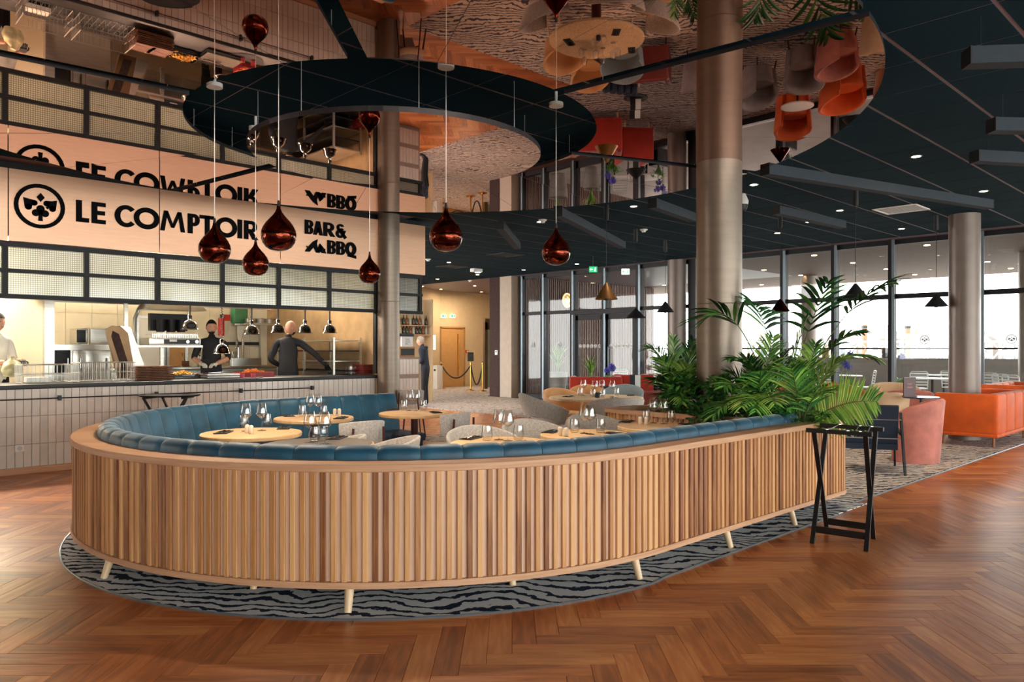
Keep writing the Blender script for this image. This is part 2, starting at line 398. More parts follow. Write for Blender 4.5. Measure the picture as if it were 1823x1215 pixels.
def thing(name, label, cat, loc=(0, 0, 0), rz=0, group=None):
    o = empty(name, loc, rz, label=label, category=cat)
    if group: o['group'] = group
    return o
def copy_tree(o, loc=None, rz=None, label=None, parent=None):
    c = o.copy(); COL.objects.link(c); c.parent = parent
    if loc is not None: c.location = loc
    if rz is not None: c.rotation_euler = (0, 0, rz)
    if label: c['label'] = label
    for ch in list(KIDS.get(o.name, ())) or [x for x in o.children]: copy_tree(ch, parent=c)
    return c
KIDS = {}
def inst(me, name, parent=None, loc=(0, 0, 0), rz=0, **props):
    o = D.objects.new(name, me); COL.objects.link(o); o.location = loc; o.rotation_euler = (0, 0, rz)
    if parent: o.parent = parent
    for k, v in props.items(): o[k] = v
    return o

# ------------------------------------------------------------------ structure: floor
ceil_z = 3.6
U_FAC = 15.8; V_BACK = -7.5; U_LEFT = -7.0; V_K = 10.25
fl = MB(); fl.box(((U_LEFT+16)/2, 9.0, -.06), (16-U_LEFT, 34, .10))
fl.box((19.0, 21.0, -.06), (6, 12, .10))
floor = fl.build('floor', m_gap, kind='structure')
PW, PL, G = .12, .60, .0012
def plank_local(mb, M2, rnd):
    """one floorboard, long axis local x, centred"""
    hx, hy = PL/2-G/2, PW/2-G/2; b = .0013
    ring = [(-hx, -hy, -.008), (hx, -hy, -.008), (hx, hy, -.008), (-hx, hy, -.008),
            (-hx, -hy, -b), (hx, -hy, -b), (hx, hy, -b), (-hx, hy, -b),
            (-hx+b, -hy+b, 0), (hx-b, -hy+b, 0), (hx-b, hy-b, 0), (-hx+b, hy-b, 0)]
    fs = [(8, 9, 10, 11)]
    for i in range(4):
        j = (i+1) % 4; fs.append((i, j, 4+j, 4+i)); fs.append((4+i, 4+j, 8+j, 8+i))
    mb.add([M2 @ Vector(q) for q in ring], fs, 0, rnd)
    ox, oy = rnd*17, rnd*9
    for f in fs:
        for i in f: mb.uv.append((ring[i][0]+ox, ring[i][1]+oy))
plank_meshes = []
for k in range(14):
    mb = MB(); mb.uv = []; plank_local(mb, Matrix.Identity(4), (k+.5)/14); plank_meshes.append(mb.mesh('plank', m_floor))
cand = []
A0 = TH-pi/2                             # board directions: along and across the camera axis, i.e. 45 degrees to the room
for m in range(-60, 61):
    for k in range(-260, 261):
        x0 = k*PW+m*PL; y0 = k*PW-m*PL
        for kind in (0, 1):
            if kind == 0: x, y, r = x0+PL/2, y0+PW/2, 0
            else: x, y, r = x0+PL+PW/2, y0+PW-PL/2, pi/2
            if y < -8 or y > 24 or x < -14 or x > 18: continue
            p = cam2w(x, y)
            if p.x < U_LEFT or p.x > U_FAC-.1 or p.y < V_BACK or p.y > 21: continue
            if p.y > V_K+.2 and p.x < 7.8: continue
            if p.x > 11.5 and p.y > 3.2: continue
            if p.x > 7.6 and 3.2 < p.y < 10: continue
            if hypot(p.x-4.05, p.y-5.47) < 2.3 or (4 < p.x < 7.6 and 3.3 < p.y < 7.8): continue
            cand.append((x, y, r, p))
def share(c):
    x, y, r, p = c
    if y < 2.3: return -1
    px, py = CX+FX*x/y, HY+FX*CAM_Z/y
    if px < -60 or px > 1880 or py > 1240: return -1
    if hypot(p.x-4.05, p.y-5.47) < 2.7 or (p.y > 2.9 and p.x > 3.5): return -1
    return 1/y**3
cand.sort(key=share, reverse=True)
stuff_mb = MB(); stuff_mb.uv = []
for i, (x, y, r, p) in enumerate(cand):
    if i < 300 and share(cand[i]) > 0:
        inst(random.choice(plank_meshes), 'plank', floor, (p.x, p.y, 0), r+A0)
    else:
        plank_local(stuff_mb, Matrix.Translation((p.x, p.y, 0)) @ Matrix.Rotation(r+A0, 4, 'Z'), random.random())
so = stuff_mb.build('planks', m_floor, floor, smooth=None); so['kind'] = 'stuff'

# carpets: a capsule under the banquette, the lounge and the hall beyond
BC = (4.05, 5.47); BR = 2.64
def arc(cx, cy, r, a0, a1, n): return [(cx+r*cos(a0+(a1-a0)*i/n), cy+r*sin(a0+(a1-a0)*i/n)) for i in range(n+1)]
mb = MB(); mb.prism([(7.3, 2.80)]+[(4.05, 2.80)]+arc(BC[0], BC[1], 2.70, -pi/2, -3*pi/2, 48)[1:]+[(7.3, 8.17)], .0, .006)
mb.build('carpet_oval', c_dark, smooth=None, label='navy and grey wave patterned carpet under the curved banquette', category='carpet')
mb = MB(); mb.prism([(7.3, 2.93), (15.7, 2.93), (15.7, 10.0), (7.3, 10.0)], .0, .006)
mb.build('lounge_carpet', c_light, smooth=None, label='beige and grey wave patterned carpet under the lounge armchairs', category='carpet')
mb = MB(); mb.prism([(11.3, 10.0), (15.6, 10.0), (15.4, 16.1), (15.4, 17.2), (17.4, 17.2), (21.4, 17.2), (21.4, 22.08), (17.6, 22.08), (15.9, 20.9), (8, 20.5), (8, 16.6), (11.3, 16.0)], .0, .006)
mb.build('hall_carpet', c_light, smooth=None, label='beige patterned carpet leading past the rope barrier to the hall door', category='carpet')
mb = MB()
tp = [(15.7, 2.905)]+[(4.05, 2.775)]
mb.tube([(7.2, 2.905, .004), (15.7, 2.905, .004)], .008, 6)
mb.build('trim_1', m_alu, kind='structure')
mb = MB(); mb.tube([(x, y, .004) for x, y in [(6.6, 2.79), (4.05, 2.79)]+arc(BC[0], BC[1], 2.71, -pi/2, -3*pi/2, 48)[1:]], .007, 6)
mb.build('trim_2', m_alu, kind='structure')

# ------------------------------------------------------------------ structure: ceiling
cl = MB()
cl.box(((U_LEFT+U_FAC)/2, (V_BACK+10.4)/2, ceil_z+.028), (U_FAC-U_LEFT, 10.4-V_BACK, .06))
cl.box((14.25, 18.4, ceil_z+.028), (14.5, 16, .06))
ceiling = cl.build('ceiling', m_tgrid, kind='structure')
TS = .67; tile = MB(); tile.box((0, 0, -.003), (TS-.014, TS-.03, .004)); tile_me = tile.mesh('ceiling_tile', m_teal)
ct = []
for i in range(-22, 26):
    for j in range(-18, 32):
        u = 6.09+TS*(i+.5); v = 1.98+TS*(j+.5)
        if u < U_LEFT or u > U_FAC-.2 or v < V_BACK or v > 25.5: continue
        if v > 10.1 and u < 7.3: continue
        Y = FWD[0]*u+FWD[1]*v; X = RGT[0]*u+RGT[1]*v
        vis = -1
        if Y > 2:
            px, py = CX+FX*X/Y, HY-FX*(ceil_z-CAM_Z)/Y
            mu, mv = 4.05, 5.63
            if -60 < px < 1900 and py > -80: vis = 1/Y**2*(1 if px > 1250 else .15)
        ct.append((vis, u, v))
ct.sort(reverse=True); sm = MB()
for k, (vis, u, v) in enumerate(ct):
    if k < 300 and vis > 0: inst(tile_me, 'ceiling_tile', ceiling, (u, v, ceil_z))
    else: sm.box((u, v, ceil_z-.003), (TS-.014, TS-.03, .004))
so = sm.build('ceiling_tiles', m_teal, ceiling, smooth=None); so['kind'] = 'stuff'

# ------------------------------------------------------------------ structure: walls out of view, hall walls
mb = MB(); mb.box((U_LEFT-.1, 1.5, 1.85), (.2, 18, 3.7)); mb.build('wall_left', m_cream, kind='structure')
mb = MB(); mb.box((5.0, V_BACK-.1, 3.62), (24, .2, .3)); mb.box((5.0, V_BACK-.1, .1), (24, .2, .2)); mb.build('wall_back', m_cream, kind='structure')
w2 = empty('window_2', kind='structure')
for k in range(12):
    x = -6.9+k*2.06; m_ = MB(); m_.box((x, V_BACK-.1, 1.85), (.09, .16, 3.3)); m_.build('mullion', m_frame, w2)
    if k < 11:
        m_ = MB(); m_.box((x+1.03, V_BACK-.1, 1.85), (1.95, .02, 3.28)); m_.build('pane', m_glass, w2)
m_ = MB(); m_.box((4.5, V_BACK-.1, 2.47), (22, .12, .08)); m_.build('transom', m_frame, w2)

# facade to the terrace
fac = empty('window_1', kind='structure')
FV = [16.0, 15.13, 14.0, 12.87, 11.74, 10.12, 8.99, 7.86, 6.74, 5.61, 4.15, 3.02, 1.9, .77, -.36, -1.5, -2.6, -3.75, -4.9, -6.0, -7.4]
for i, v in enumerate(FV):
    wd = .22 if i in (5, 10) else .07
    m_ = MB(); m_.box((U_FAC+.05, v, ceil_z/2), (.26, wd, ceil_z), mi=0)
    m_.box((U_FAC-.085, v-wd/2-.03, ceil_z/2), (.012, .055, ceil_z-.02), mi=1)
    m_.build('mullion', [m_frame, m_alu], fac, smooth=None)
for a, b in zip(FV[:-1], FV[1:]):
    c = (a+b)/2; d = a-b-.07
    door_bay = (14.0 >= a > 11.8)
    m_ = MB(); m_.box((U_FAC+.05, c, 3.0), (.02, d, 1.02)); m_.build('pane', m_glass, fac)
    if not door_bay:
        m_ = MB(); m_.box((U_FAC+.05, c, 1.29), (.02, d, 2.28)); m_.build('pane', m_glass, fac)
for z, h in ((2.48, .09), (.06, .12), (3.55, .1)):
    for (va, vb) in ((16.0, -7.4),) if z > 1 else ((16.0, 14.0), (11.74, -7.4)):
        m_ = MB(); m_.box((U_FAC+.05, (va+vb)/2, z), (.14, va-vb, h)); m_.build('transom', m_frame, fac)
# double entrance door with emblem stickers
def emblem(mb, c, r, axis='v', mi=0, t=.004):
    """ring with a club, drawn in the plane facing -u (axis v) or -v (axis u)"""
    def pt(a, b, d): return (c[0]-d, c[1]-a, c[2]+b) if axis == 'v' else (c[0]+a, c[1]-d, c[2]+b)
    n = 28; vs = []
    for d in (0, t):
        for rr in (r, r*.83):
            for i in range(n): vs.append(pt(rr*cos(2*pi*i/n), rr*sin(2*pi*i/n), d))
    fs = []
    for i in range(n):
        j = (i+1) % n
        fs += [(2*n+i, 2*n+j, 3*n+j, 3*n+i), (i, j, n+j, n+i), (i, j, 2*n+j, 2*n+i), (n+i, n+j, 3*n+j, 3*n+i)]
    mb.add(vs, fs, mi)
    def shape(pl):
        k = len(pl); vs = [pt(a*r, b*r, 0) for a, b in pl]+[pt(a*r, b*r, t) for a, b in pl]
        mb.add(vs, [tuple(range(k)), tuple(range(k, 2*k))]+[(i, (i+1) % k, k+(i+1) % k, k+i) for i in range(k)], mi)
    def disc(a, b, q, n=12): shape([(a+q*cos(2*pi*i/n), b+q*sin(2*pi*i/n)) for i in range(n)])
    shape([(.03, .20), (.19, .40), (.03, .60), (-.13, .40)])                    # diamond
    disc(-.215, .125, .125, 16); disc(-.445, -.075, .135, 16)                    # heart lying on its side
    shape([(-.64, .33), (-.42, .28), (-.20, .25), (-.12, .06), (-.30, -.0), (-.33, -.15), (-.50, -.19), (-.585, -.08), (-.61, .12)])
    disc(.265, .155, .125, 16); disc(.50, -.06, .135, 16)                        # spade
    shape([(.67, .34), (.45, .28), (.25, .28), (.18, .07), (.36, .0), (.40, -.15), (.56, -.17), (.63, -.06), (.655, .12)])
    shape([(.34, .06), (.22, -.01), (.30, -.10), (.40, .0)])
    disc(.025, -.11, .16, 16); disc(-.155, -.31, .155, 16); disc(.205, -.31, .155, 16); disc(.025, -.26, .1)           # club
    shape([(-.03, -.28), (.08, -.28), (.115, -.66), (-.065, -.66)])
dr = empty('door_1', kind='structure')
for k, (va, vb) in enumerate(((13.9, 12.9), (12.84, 11.84))):
    lf = MB(); c = (va+vb)/2; d = va-vb; x = U_FAC+.03
    lf.box((x, c, 2.3), (.07, d, .14)); lf.box((x, c, .12), (.07, d, .2))
    lf.box((x, va-.05, 1.2), (.07, .1, 2.3)); lf.box((x, vb+.05, 1.2), (.07, .1, 2.3))
    leaf = lf.build('door_frame', m_frame, dr, smooth=None)
    g = MB(); g.box((x, c, 1.22), (.02, d-.2, 2.02)); g.build('pane', m_glass, leaf)
    h = MB(); hv = vb+.14 if k == 0 else va-.14
    h.cyl((x-.09, hv, .8), (x-.09, hv, 1.5), .014); h.cyl((x, hv, .85), (x-.09, hv, .85), .009); h.cyl((x, hv, 1.45), (x-.09, hv, 1.45), .009)
    h.build('door_handle', m_alu, leaf)
    e = MB()
    for q in range(6): emblem(e, (x-.012, va-.17-q*.135, 1.52), .05)
    e.build('sticker', m_white, leaf, smooth=None)
m_ = MB(); m_.box((U_FAC-.02, 12.87, 2.44), (.2, 2.2, .12)); m_.build('door_header', m_frame, dr)
e = MB()
for v in (15.6, 14.55, 10.9): emblem(e, (U_FAC+.03, v, 1.55), .075)
for px in (1355, 1645, 1800): q = onu(px, U_FAC); emblem(e, (U_FAC+.03, q.y, 1.62), .085)
e.build('sticker', M('frost_sticker', (214, 220, 220), .7), fac, smooth=None)

# pillar, textured return and hall walls at the far end
mb = MB(); p0 = onu(890, 15.6); mb.box((15.75, 16.40, 1.8), (.5, .50, 3.6)); mb.build('wall_pillar', M('pillar_plaster', (176, 158, 140), .5, var=.05), kind='structure')
mb = MB(); mb.box((15.65, 16.87, 1.8), (.34, .42, 3.6)); mb.build('wall_textured', m_brownw, kind='structure')
hv = 22.2
mb = MB(); mb.box((19.3, hv+.1, 1.8), (5.2, .2, 3.6)); mb.build('wall_hall', m_cream, kind='structure')
mb = MB(); mb.box((16.7, 23.9, 1.8), (.2, 4.0, 3.6), rz=0); mb.box((12.4, 25.9, 1.8), (9, .2, 3.6)); mb.build('wall_hall_return', m_cream, kind='structure')
a = onv(744, 21.4); b = onv(782, 22.1)
mb = MB(); mb.bar((a.x-.6, a.y-.2, 1.8), (b.x, b.y+.1, 1.8), .2, 3.6); mb.build('wall_hall_side', m_cream, kind='structure')
mb = MB(); mb.box((21.6, 19.5, 1.8), (.2, 6, 3.6)); mb.build('wall_hall_end', m_cream, kind='structure')
mb = MB(); mb.box((18.6, 16.5, 1.8), (5.6, .2, 3.6)); mb.build('wall_hall_right', m_cream, kind='structure')
# hall door
d2 = empty('door_2', kind='structure')
a = onv(784, hv-.03, 583); b = onv(826, hv-.03, 583)
mb = MB(); mb.box(((a.x+b.x)/2, hv-.01, a.z/2), (b.x-a.x, .06, a.z)); leaf = mb.build('door_leaf', m_doorw, d2)
mb = MB(); 
for x in (a.x, b.x): mb.box((x, hv-.02, a.z/2), (.06, .1, a.z))
mb.box(((a.x+b.x)/2, hv-.02, a.z), (b.x-a.x+.06, .1, .06)); mb.build('door_frame', M('tan_frame', (170, 126, 80), .5), d2)
mb = MB(); x = a.x+(b.x-a.x)*.72; mb.cyl((x, hv-.12, .7), (x, hv-.12, 1.8), .02); mb.box((x, hv-.045, 1.2), (.05, .02, 1.6)); mb.build('door_handle', m_brass, leaf)
d3 = empty('door_3', kind='structure')
a = onv(866, 20.3); b = onv(882, 20.3)
mb = MB(); mb.box(((a.x+b.x)/2, 20.3, 1.1), (b.x-a.x, .03, 2.1)); mb.build('pane', M('milky_glass', (150, 190, 180), .2), d3)
mb = MB(); mb.box((a.x-.05, 20.3, 1.2), (.14, .1, 2.4)); mb.box(((a.x+b.x)/2, 20.3, 2.33), (b.x-a.x+.2, .1, .4)); mb.build('door_frame', M('brown_door_frame', (96, 72, 52), .5), d3)

# columns
def column(px, Y, r, z1, mat, label, seams=(1.2, 2.4)):
    p = Q(px, Y); mb = MB(); prof = [(r*1.02, 0), (r*1.02, .06), (r, .065)]
    for s in seams: prof += [(r, s-.004), (r*.985, s), (r, s+.004)]
    prof += [(r, z1)]
    mb.lathe(prof, (p.x, p.y, 0), 48)
    return mb.build('column', mat, label=label, category='column', smooth=30)
column(691.5, 12.15, .178, ceil_z, m_column, 'slim round steel column in front of the sign, beside the kitchen counter', (2.2,))
column(1280, 7.7, .226, ceil_z, m_column, 'thick round steel column rising from the planted box', (1.9,))
column(1717, 12.15, .225, ceil_z, m_colpaint, 'round column beside the orange sofa', ())
column(1205, 18.4, .225, ceil_z, m_colpaint, 'round column by the facade just left of the planter column', ())

# ------------------------------------------------------------------ mirrored ceiling disc
MZ = 3.33; MC = cam2w(-1.00, 6.64); IR, RR0, RR1 = 1.25, 1.73, 3.83
cang = lambda deg: radians(deg)+TH-pi/2          # camera-frame angle to world
mir = thing('mirror_ceiling', 'large round bronze mirror ceiling hung over the banquette, cut by dark slots', 'mirror', (MC.x, MC.y, MZ))
cuts = [-90, -39, 22, 142, 219, 270]
slot = .065
for a0, a1 in zip(cuts[:-1], cuts[1:]):
    n = max(1, round((a1-a0)/17.5))
    for k in range(n):
        b0 = a0+(a1-a0)*k/n; b1 = a0+(a1-a0)*(k+1)/n
        h0 = slot if k == 0 else .002; h1 = slot if k == n-1 else .002
        poly = []
        for r, rev in ((RR1, False), (RR0, True)):
            t0 = cang(b0)+h0/r; t1 = cang(b1)-h1/r
            pts = [(r*cos(t0+(t1-t0)*i/10), r*sin(t0+(t1-t0)*i/10)) for i in range(11)]
            poly += pts[::-1] if rev else pts
        ca = (cang(b0)+cang(b1))/2; cx, cy = 2.9*cos(ca), 2.9*sin(ca)
        q = MB(); q.prism([(x-cx, y-cy) for x, y in poly], 0, .03)
        q.m = [0]*len(q.f); q.m[1:] = [1]*(len(q.f)-1)
        o = q.build('mirror_panel', [m_mirror, m_mdark], mir, smooth=None)
        o.location = (cx, cy, 0); o.rotation_euler = (random.uniform(-.0022, .0022), random.uniform(-.0022, .0022), 0)
q = MB(); n = 72; q.prism([(IR*cos(2*pi*i/n), IR*sin(2*pi*i/n)) for i in range(n)], -.19, -.15)
q.m = [0]*len(q.f); q.m[1:] = [1]*(len(q.f)-1)
disc = q.build('mirror_disc', [m_mirror, m_mdark], mir, smooth=None)
q = MB()
for k in range(8):
    t = 2*pi*k/8+.3; q.cyl((IR*.93*cos(t), IR*.93*sin(t), -.15), (IR*.93*cos(t), IR*.93*sin(t), ceil_z-MZ), .003, n=6)
q.build('hanger_wires', m_wire, disc)
q = MB()
for k in range(20):
    t = 2*pi*k/20+.1
    for r in (RR0+.12, RR1-.25): q.cyl((r*cos(t), r*sin(t), .03), (r*cos(t), r*sin(t), ceil_z-MZ), .003, n=6)
q.build('suspension_rods', m_wire, mir, kind='stuff')

# copper drop pendants
def drop_pendant(label, px, py, Y):
    Y *= 1.02; r = .117; p = Q(px, Y, zat(py, Y))
    t = thing('copper_pendant', label, 'lamp', (p.x, p.y, p.z), 0, 'copper drop pendants in the mirror ring')
    prof = [(0.0, -.105), (.03, -.104), (.06, -.096), (.088, -.078), (.108, -.05), (.118, -.018), (.12, .01), (.115, .038), (.1, .07), (.08, .098), (.058, .122), (.038, .145), (.022, .168), (.014, .19), (.013, .205)]
    m = MB(); m.lathe(prof, n=40); m.build('shade', m_copper, t, smooth=60)
    m = MB(); m.cyl((0, 0, .2), (0, 0, .245), .012, .008, 12); m.build('cap', m_blackm, t)
    light('pendant_fill_spot', 'SPOT', (p.x, p.y, p.z-.112), 17, (1, .84, .64), .04, spot=150, blend=.8)  # spot added under the closed shade to brighten the table tops
    m = MB(); m.cyl((0, 0, .24), (0, 0, 3.48-p.z), .0028, n=6); m.build('cord', m_wire, t)
    m = MB(); m.lathe([(.06, -.03), (.06, 0)], (0, 0, 3.50-p.z), 24); m.cyl((0, 0, 3.5-p.z), (0, 0, ceil_z-p.z), .012); m.build('canopy', m_white, t)
drop_pendant('copper drop lamp, leftmost of the six, over the letters TOIR', 382, 445, 5.75)
drop_pendant('small copper drop lamp hanging lowest between the two big left ones', 455, 471, 6.87)
drop_pendant('largest copper drop lamp, between LE COMPTOIR and BAR', 496, 420, 5.17)
drop_pendant('smallest copper drop lamp, right in front of the slim column', 658, 488, 8.17)
drop_pendant('copper drop lamp just right of the slim column and sign end', 794, 422, 5.35)
drop_pendant('copper drop lamp, rightmost of the six, before the dark ceiling', 990, 450, 6.2)

# ------------------------------------------------------------------ kitchen front
K0, K1 = -7.0, 7.74
pier = onv(668, V_K).x
wall = empty('wall_kitchen', kind='structure')
mb = MB(); mb.box(((K0+pier)/2, V_K+.12, .49), (pier-K0, .2, .98)); mb.build('core', m_grout, wall)
TW, THt = .083, .325
tmes = []
for k in range(8):
    q = MB(); q.rbox((0, 0, 0), (TW-.004, .012, THt-.004), r=.003, n=1); q.r = [(k+.5)/8]*len(q.f); tmes.append(q.mesh('wall_tile', m_tile))
cnt = 0; sm = MB()
i = 0; x = pier-TW/2
while x > K0+TW:
    for j in range(3):
        h = THt
        z = .02+THt*(j+.5)-.008
        if x > .9 and cnt < 300: inst(random.choice(tmes), 'tile', wall, (x, V_K+.012, z)); cnt += 1
        else: sm.rbox((x, V_K+.012, z), (TW-.004, .012, THt-.004), r=.003, n=1)
    x -= TW
so = sm.build('tiles', m_tile, wall, smooth=None); so['kind'] = 'stuff'
mb = MB(); mb.box(((K0+pier)/2, V_K-.012, .035), (pier-K0, .025, .08)); mb.build('baseboard_kitchen', m_oak, kind='structure')
mb = MB(); mb.rbox(((K0+pier)/2, V_K+.37, 1.005), (pier-K0, .86, .05), .006); mb.build('kitchen_counter_top', m_black, label='long black stone counter top of the open kitchen', category='counter')
# rail on the counter front
t = thing('counter_rail', 'thin dark metal rail with black brackets along the tiled counter', 'rail', (0, V_K-.07, 0))
a = onv(0, V_K-.07, 703); b = onv(560, V_K-.07, 683); zz = .865
mb = MB(); mb.cyl((K0+1, 0, zz), (b.x, 0, zz), .007, n=8); mb.build('rail', m_blackm, t)
for px in (107, 280, 430, 557):
    q = onv(px, V_K-.07); mb = MB(); mb.box((q.x, .02, zz), (.03, .06, .06)); mb.build('bracket', m_black, t)
q = onv(35, V_K-.01, 799); t = thing('wall_socket', 'white square socket on the tiled counter front', 'socket', (q.x, V_K-.004, q.z))
mb = MB(); mb.rbox((0, 0, 0), (.09, .012, .08), .004); mb.build('plate', m_white, t)
mb = MB(); mb.cyl((0, -.004, 0), (0, -.012, 0), .026, n=20); mb.build('outlet', M('socket_grey', (200, 198, 196), .4), t)

# glazed transom band, its frame, sign panels
ZB0, ZB1, ZS1 = 2.03, 2.66, 3.5
band = empty('window_3', kind='structure')
muls = [onv(px, V_K).x for px in (8, 153, 280, 395, 495, 585, 668)]+[K1-.04]
muls = [muls[0]-1.17*k for k in range(5, 0, -1)]+muls
for x in muls:
    m_ = MB(); m_.box((x, V_K, (ZB0+ZB1)/2), (.055, .08, ZB1-ZB0)); m_.build('mullion', m_frame, band)
for z, h in ((ZB0+.02, .05), ((ZB0+ZB1)/2, .04), (ZB1-.01, .06)):
    m_ = MB(); m_.box(((K0+K1)/2, V_K, z), (K1-K0, .09, h)); m_.build('transom', m_frame, band)
for a, b in zip(muls[:-1], muls[1:]):
    for z0, z1 in ((ZB0+.045, (ZB0+ZB1)/2-.02), ((ZB0+ZB1)/2+.02, ZB1-.04)):
        m_ = MB(); m_.box(((a+b)/2, V_K, (z0+z1)/2), (b-a-.055, .01, z1-z0)); m_.build('pane', m_reed, band)
mb = MB(); mb.box((muls[-2]+.02, V_K, 1.55), (.07, .08, 1.0)); mb.build('window_post', m_frame, band)
VS = V_K-.07
sg = thing('restaurant_sign', 'pink copper sign band reading LE COMPTOIR BAR & BBQ above the kitchen', 'sign', (0, VS, 0))
js = [K0]+[onv(px, VS).x for px in (14, 283, 498)]+[7.2, K1+.02]
for a, b in zip(js[:-1], js[1:]):
    m_ = MB(); m_.box(((a+b)/2, 0, (ZB1+ZS1)/2+.01), (b-a-.012, .04, ZS1-ZB1-.02)); m_.build('sign_panel', m_sign, sg)
mb = MB(); mb.box(((K0+K1)/2, V_K+.1, 3.2), (K1-K0, .12, .9)); mb.build('wall_bulkhead', m_blackm, kind='structure')

# lettering as plain polygons
class Glyph:
    def __init__(s, u0, u1, z0, z1): s.u0, s.u1, s.z0, s.z1 = u0, u1, z0, z1; s.mb = MB()
    def poly(s, pts):
        k = len(pts); P3 = [(s.u0+a*(s.u1-s.u0), s.z0+b*(s.z1-s.z0)) for a, b in pts]
        vs = [(x, -.035, z) for x, z in P3]+[(x, -.018, z) for x, z in P3]
        s.mb.add(vs, [tuple(range(k)), tuple(range(k, 2*k))]+[(i, (i+1) % k, k+(i+1) % k, k+i) for i in range(k)])
    def ring(s, cx, cy, rx, ry, tx, ty, a0=0, a1=360, n=28):
        for i in range(n):
            t0 = radians(a0+(a1-a0)*i/n); t1 = radians(a0+(a1-a0)*(i+1)/n)
            s.poly([(cx+rx*cos(t0), cy+ry*sin(t0)), (cx+rx*cos(t1), cy+ry*sin(t1)), (cx+(rx-tx)*cos(t1), cy+(ry-ty)*sin(t1)), (cx+(rx-tx)*cos(t0), cy+(ry-ty)*sin(t0))])
    def box(s, a, b, c, d): s.poly([(a, b), (c, b), (c, d), (a, d)])
def glyph(ch, u0, u1, z0, z1, bold=.24):
    g = Glyph(u0, u1, z0, z1); st = bold*(z1-z0)/(u1-u0); h = .2       # stroke width in glyph units
    if ch == 'L': g.box(0, 0, st, 1); g.box(st, 0, 1, h)
    if ch == 'E': g.box(0, 0, st, 1); [g.box(st, b, 1 if b != .41 else .95, b+.19) for b in (0, .41, .81)]
    if ch == 'C': g.ring(.62, .5, .62, .53, st*1.02, h, 42, 318)
    if ch == 'O': g.ring(.5, .5, .5, .53, st, .23, 0, 360, 36)
    if ch == 'Q': g.ring(.48, .52, .50, .52, .34, .26, 0, 360, 30); g.poly([(.22, .12), (.5, .1), (.95, .06), (.98, -.18), (.2, -.06)])
    if ch == 'M': g.poly([(0, 0), (st*.85, 0), (.22+st*.4, 1), (.15, 1)]); g.poly([(1, 0), (1-st*.85, 0), (.78-st*.4, 1), (.85, 1)]); g.poly([(.16, 1), (.3, 1), (.56, .18), (.44, .18)]); g.poly([(.84, 1), (.7, 1), (.44, .18), (.56, .18)])
    if ch in 'PR':
        g.box(0, 0, st, 1); g.box(st, .82, .55, 1); g.box(st, .38, .55, .55); g.ring(.52, .69, .44, .31, st*.95, .17, -90, 90, 16)
        if ch == 'R': g.poly([(st, .40), (st+.34, .42), (1.05, 0), (.62, 0)])
    if ch == 'T': g.box(.5-st/2, 0, .5+st/2, 1); g.box(0, .82, 1, 1)
    if ch == 'I': g.box(0, 0, 1, 1)
    if ch == 'B':
        g.box(0, 0, .42, 1); g.box(.4, .86, .62, 1); g.box(.4, .42, .66, .62); g.box(.4, 0, .62, .14)
        g.ring(.58, .74, .42, .26, .40, .17, -90, 90, 12); g.ring(.58, .28, .42, .28, .40, .18, -90, 90, 12)
    if ch == 'A': g.poly([(0, 0), (.36, 0), (.5, .26), (.5, 1), (.3, 1)]); g.poly([(1, 0), (.66, 0), (.5, .26), (.5, 1), (.7, 1)]); g.box(.36, .2, .66, .5)
    if ch == '&':
        g.ring(.42, .76, .34, .25, .23, .16, 20, 330, 18); g.ring(.38, .28, .38, .31, .26, .19, 0, 360, 20)
        g.poly([(.1, .62), (.4, .66), (1.0, .06), (.78, -.08)]); g.poly([(.5, .3), (.7, .14), (.92, .54), (.66, .56)])
    if ch == '^':
        g.poly([(0, 0), (.22, 0), (.40, .36), (.60, .98), (.38, .78), (.14, .34)]); g.poly([(.08, .3), (.08, .42), (.17, .33)])
        g.poly([(.40, .36), (.52, 0), (.70, 0), (.60, .35), (.56, .62), (.60, .98)]); g.poly([(.60, .35), (.52, 0), (.68, 0), (.75, .12), (.82, .3), (.70, .68)])
        g.poly([(.70, .68), (.82, .50), (.92, .28), (1, 0), (.80, 0), (.72, .12), (.66, .2)]); g.poly([(.9, .24), (.95, .36), (.96, .2)])
    o = g.mb.build('letter', m_letter, sg, smooth=None); return o
def zs(px, py): return onv(px, VS, py).z
zb, zt = zs(140, 395.5), zs(140, 357)
for ch, a, b in (('L', 134.4, 157.4), ('E', 162, 187), ('C', 203, 236), ('O', 237, 282.5), ('M', 284, 328), ('P', 333, 355), ('T', 354, 381), ('O', 382, 420.5), ('I', 421.6, 429.5), ('R', 433, 457)):
    glyph(ch, onv(a, VS).x, onv(b, VS).x, zb, zt)
zb2, zt2 = zs(545, 417), zs(545, 392)
for ch, a, b in (('B', 541, 556), ('A', 556, 573), ('R', 574, 594), ('&', 596, 616)): glyph(ch, onv(a, VS).x, onv(b, VS).x, zb2, zt2, .32)
zb3, zt3 = zs(590, 453), zs(590, 429)
for ch, a, b in (('^', 541, 579), ('B', 581, 596), ('B', 597, 612.5), ('Q', 613, 633)): glyph(ch, onv(a, VS).x, onv(b, VS).x, zb3, zt3, .32)
e = MB(); lc = onv(70, VS, 368); r_ = (onv(70, VS, 328).z-onv(70, VS, 407).z)/2; emblem(e, (lc.x, -.022, lc.z), r_, axis='u', t=.014); e.build('emblem', m_letter, sg, smooth=None)

